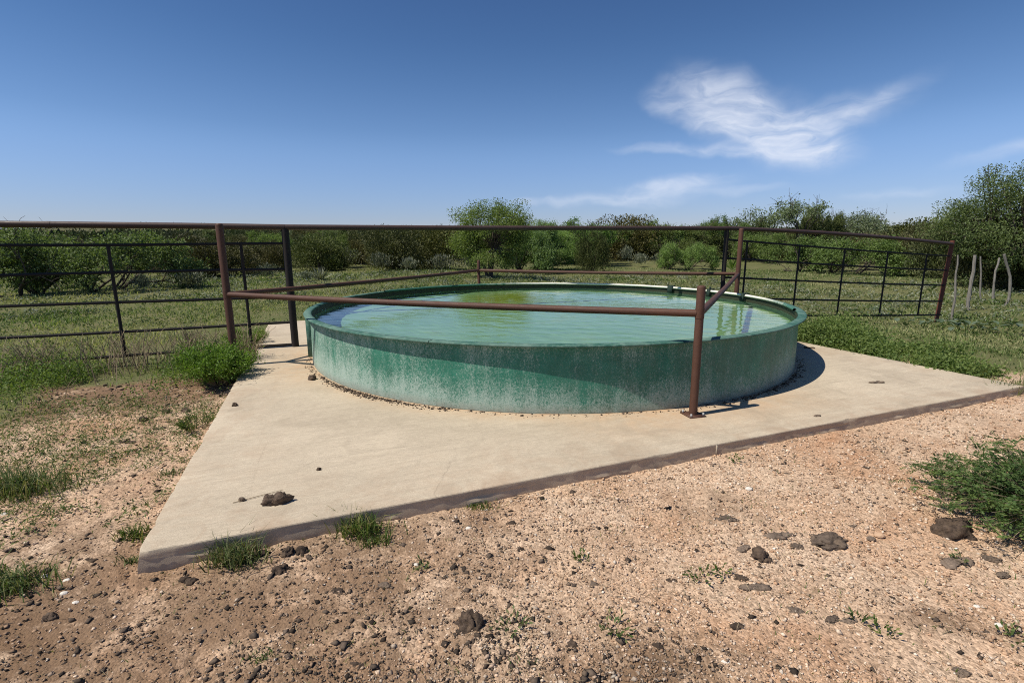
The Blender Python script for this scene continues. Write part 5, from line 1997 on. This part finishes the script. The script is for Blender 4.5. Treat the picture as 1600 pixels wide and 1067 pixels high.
def gravel():
    r = np.random.default_rng(81)
    n = 112000
    d = 1.15 * (8.5 / 1.15) ** (r.uniform(0, 1, n) ** 1.15)
    az = np.radians(r.uniform(-62, 62, n))
    x, y = d * np.sin(az), d * np.cos(az)
    g = grass_mask(x, y)
    dens = 0.35 + 0.65 * sstep(-1.5, 0.8, x) + 0.2 * (fbm(x * 2, y * 2, 88, 3) - 0.5)
    sandp = sstep(0.62, 0.72, fbm(x * 1.6, y * 1.6, 89, 3))
    k = outside_slab(x, y, 0.01) & (r.uniform(0, 1, n) > g * 0.85) & (r.uniform(0, 1, n) < dens * (1 - 0.75 * sandp))
    x, y, d = x[k], y[k], d[k]
    n = len(x)
    pal = np.array([(0.54, 0.41, 0.31), (0.46, 0.315, 0.21), (0.60, 0.50, 0.40), (0.38, 0.25, 0.165), (0.68, 0.61, 0.52), (0.25, 0.19, 0.14), (0.14, 0.105, 0.08)])
    pr = np.array([0.30, 0.25, 0.19, 0.13, 0.03, 0.07, 0.03])
    cols = pal[r.choice(len(pal), n, p=pr)] * r.uniform(0.8, 1.28, (n, 1))
    cols = cols * (1 - 0.40 * litter_mask(x, y))[:, None] * np.array([1.06, 1.02, 0.98])
    size = 0.0046 * np.exp(r.normal(0, 0.45, n)) * np.maximum(1.0, d / 2.4)
    size = np.clip(size, 0.0014, 0.014)
    pebbles('gravel', 'fine pinkish tan caliche gravel scattered over the soil', x, y, size, cols, PEBBLE, 82, 0.75, 0.45)
    # dark crumbs of dung and litter
    n = 88000
    d = 1.15 * (8.0 / 1.15) ** (r.uniform(0, 1, n) ** 1.1)
    az = np.radians(r.uniform(-62, 62, n))
    x, y = d * np.sin(az), d * np.cos(az)
    lit = litter_mask(x, y)
    k = outside_slab(x, y, 0.01) & (r.uniform(0, 1, n) < 0.03 + 0.95 * lit + 0.10 * sstep(1.0, -1.2, x)) & (grass_mask(x, y) < 0.8)
    x, y, d = x[k], y[k], d[k]
    n = len(x)
    cols = np.array([(0.075, 0.056, 0.042)]) * r.uniform(0.4, 2.0, (n, 1))
    size = np.clip(0.0034 * np.exp(r.normal(0, 0.70, n)) * np.maximum(1.0, d / 3.0), 0.002, 0.024)
    pebbles('crumbled_dung', 'dark crumbs of dung and litter trodden over the soil', x, y, size, cols, CRUMB, 84, 0.6)
    # tiny dark bits of leaf and seed over the pale gravel
    n = 27000
    d = 1.15 * (6.5 / 1.15) ** (r.uniform(0, 1, n))
    az = np.radians(r.uniform(-60, 60, n))
    x, y = d * np.sin(az), d * np.cos(az)
    k = outside_slab(x, y, 0.01) & (fbm(x * 3, y * 3, 97, 4, 0.7) > 0.44)
    x, y, d = x[k], y[k], d[k]
    n = len(x)
    cols = np.where(r.uniform(0, 1, (n, 1)) < 0.3, np.array([[0.075, 0.085, 0.035]]), np.array([[0.085, 0.062, 0.045]])) * r.uniform(0.5, 1.7, (n, 1))
    size = np.clip(0.0021 * np.exp(r.normal(0, 0.4, n)) * np.maximum(1.0, d / 2.6), 0.0012, 0.006)
    pebbles('plant_specks', 'tiny dark bits of leaf litter speckling the gravel', x, y, size, cols, CRUMB, 85, 0.5, 0.7)
    # crumbs lying along the foot of the tank on the slab
    n = 2600
    a = np.concatenate([r.normal(R(-128), 0.17, n // 2), r.normal(R(-48), 0.2, n // 4), r.uniform(R(-170), R(-20), n // 4)])
    rad = TR + 0.035 + np.abs(r.normal(0, 0.045, len(a)))
    x, y = TC[0] + rad * np.cos(a), TC[1] + rad * np.sin(a)
    cols = np.array([(0.07, 0.05, 0.036)]) * r.uniform(0.4, 2.4, (len(a), 1))
    size = np.clip(0.0055 * np.exp(r.normal(0, 0.55, len(a))), 0.003, 0.02)
    pebbles('tank_foot_debris', 'dark debris lying along the foot of the tank', x, y, size, cols, CRUMB, 83, 0.6, 0.6, np.full(len(a), 0.001))
    # short straws and dry bits
    n = 2600
    d = 1.2 * (7 / 1.2) ** r.uniform(0, 1, n)
    az = np.radians(r.uniform(-60, 60, n))
    x, y = d * np.sin(az), d * np.cos(az)
    k = outside_slab(x, y, 0.02)
    x, y = x[k], y[k]
    n = len(x)
    z = terrain(x, y) + 0.008
    f = r.uniform(0, 6.28, n)
    D = np.stack([np.cos(f), np.sin(f), r.normal(0, 0.18, n)], 1)
    V, Q = leaf_quads(np.stack([x, y, z], 1), D, r.uniform(0.02, 0.09, n), np.full(n, 0.0032), r)
    o = link('dry_straw', np_mesh('dry_straw', V, Q), STRAW)
    tag(o, 'scattered bits of dry straw on the bare soil', 'straw', kind='stuff')
    # low green sprigs in the soil
    n = 9000
    d = 1.2 * (7.5 / 1.2) ** r.uniform(0, 1, n)
    az = np.radians(r.uniform(-60, 60, n))
    x, y = d * np.sin(az), d * np.cos(az)
    k = outside_slab(x, y, 0.01) & (fbm(x * 3.2, y * 3.2, 95, 3) > 0.585)
    x, y = x[k], y[k]
    n = len(x)
    P = np.stack([x, y, terrain(x, y) - 0.002], 1)
    V, Q, T, v = blades(P, r.uniform(0.008, 0.035, n), np.full(n, 0.004), r, 1.6)
    o = link('soil_sprigs', np_mesh('soil_sprigs', V, [Q, T], {'v': v}), L_TUFT)
    tag(o, 'tiny green sprigs sprouting in the bare soil', 'sprigs', kind='stuff')


gravel()
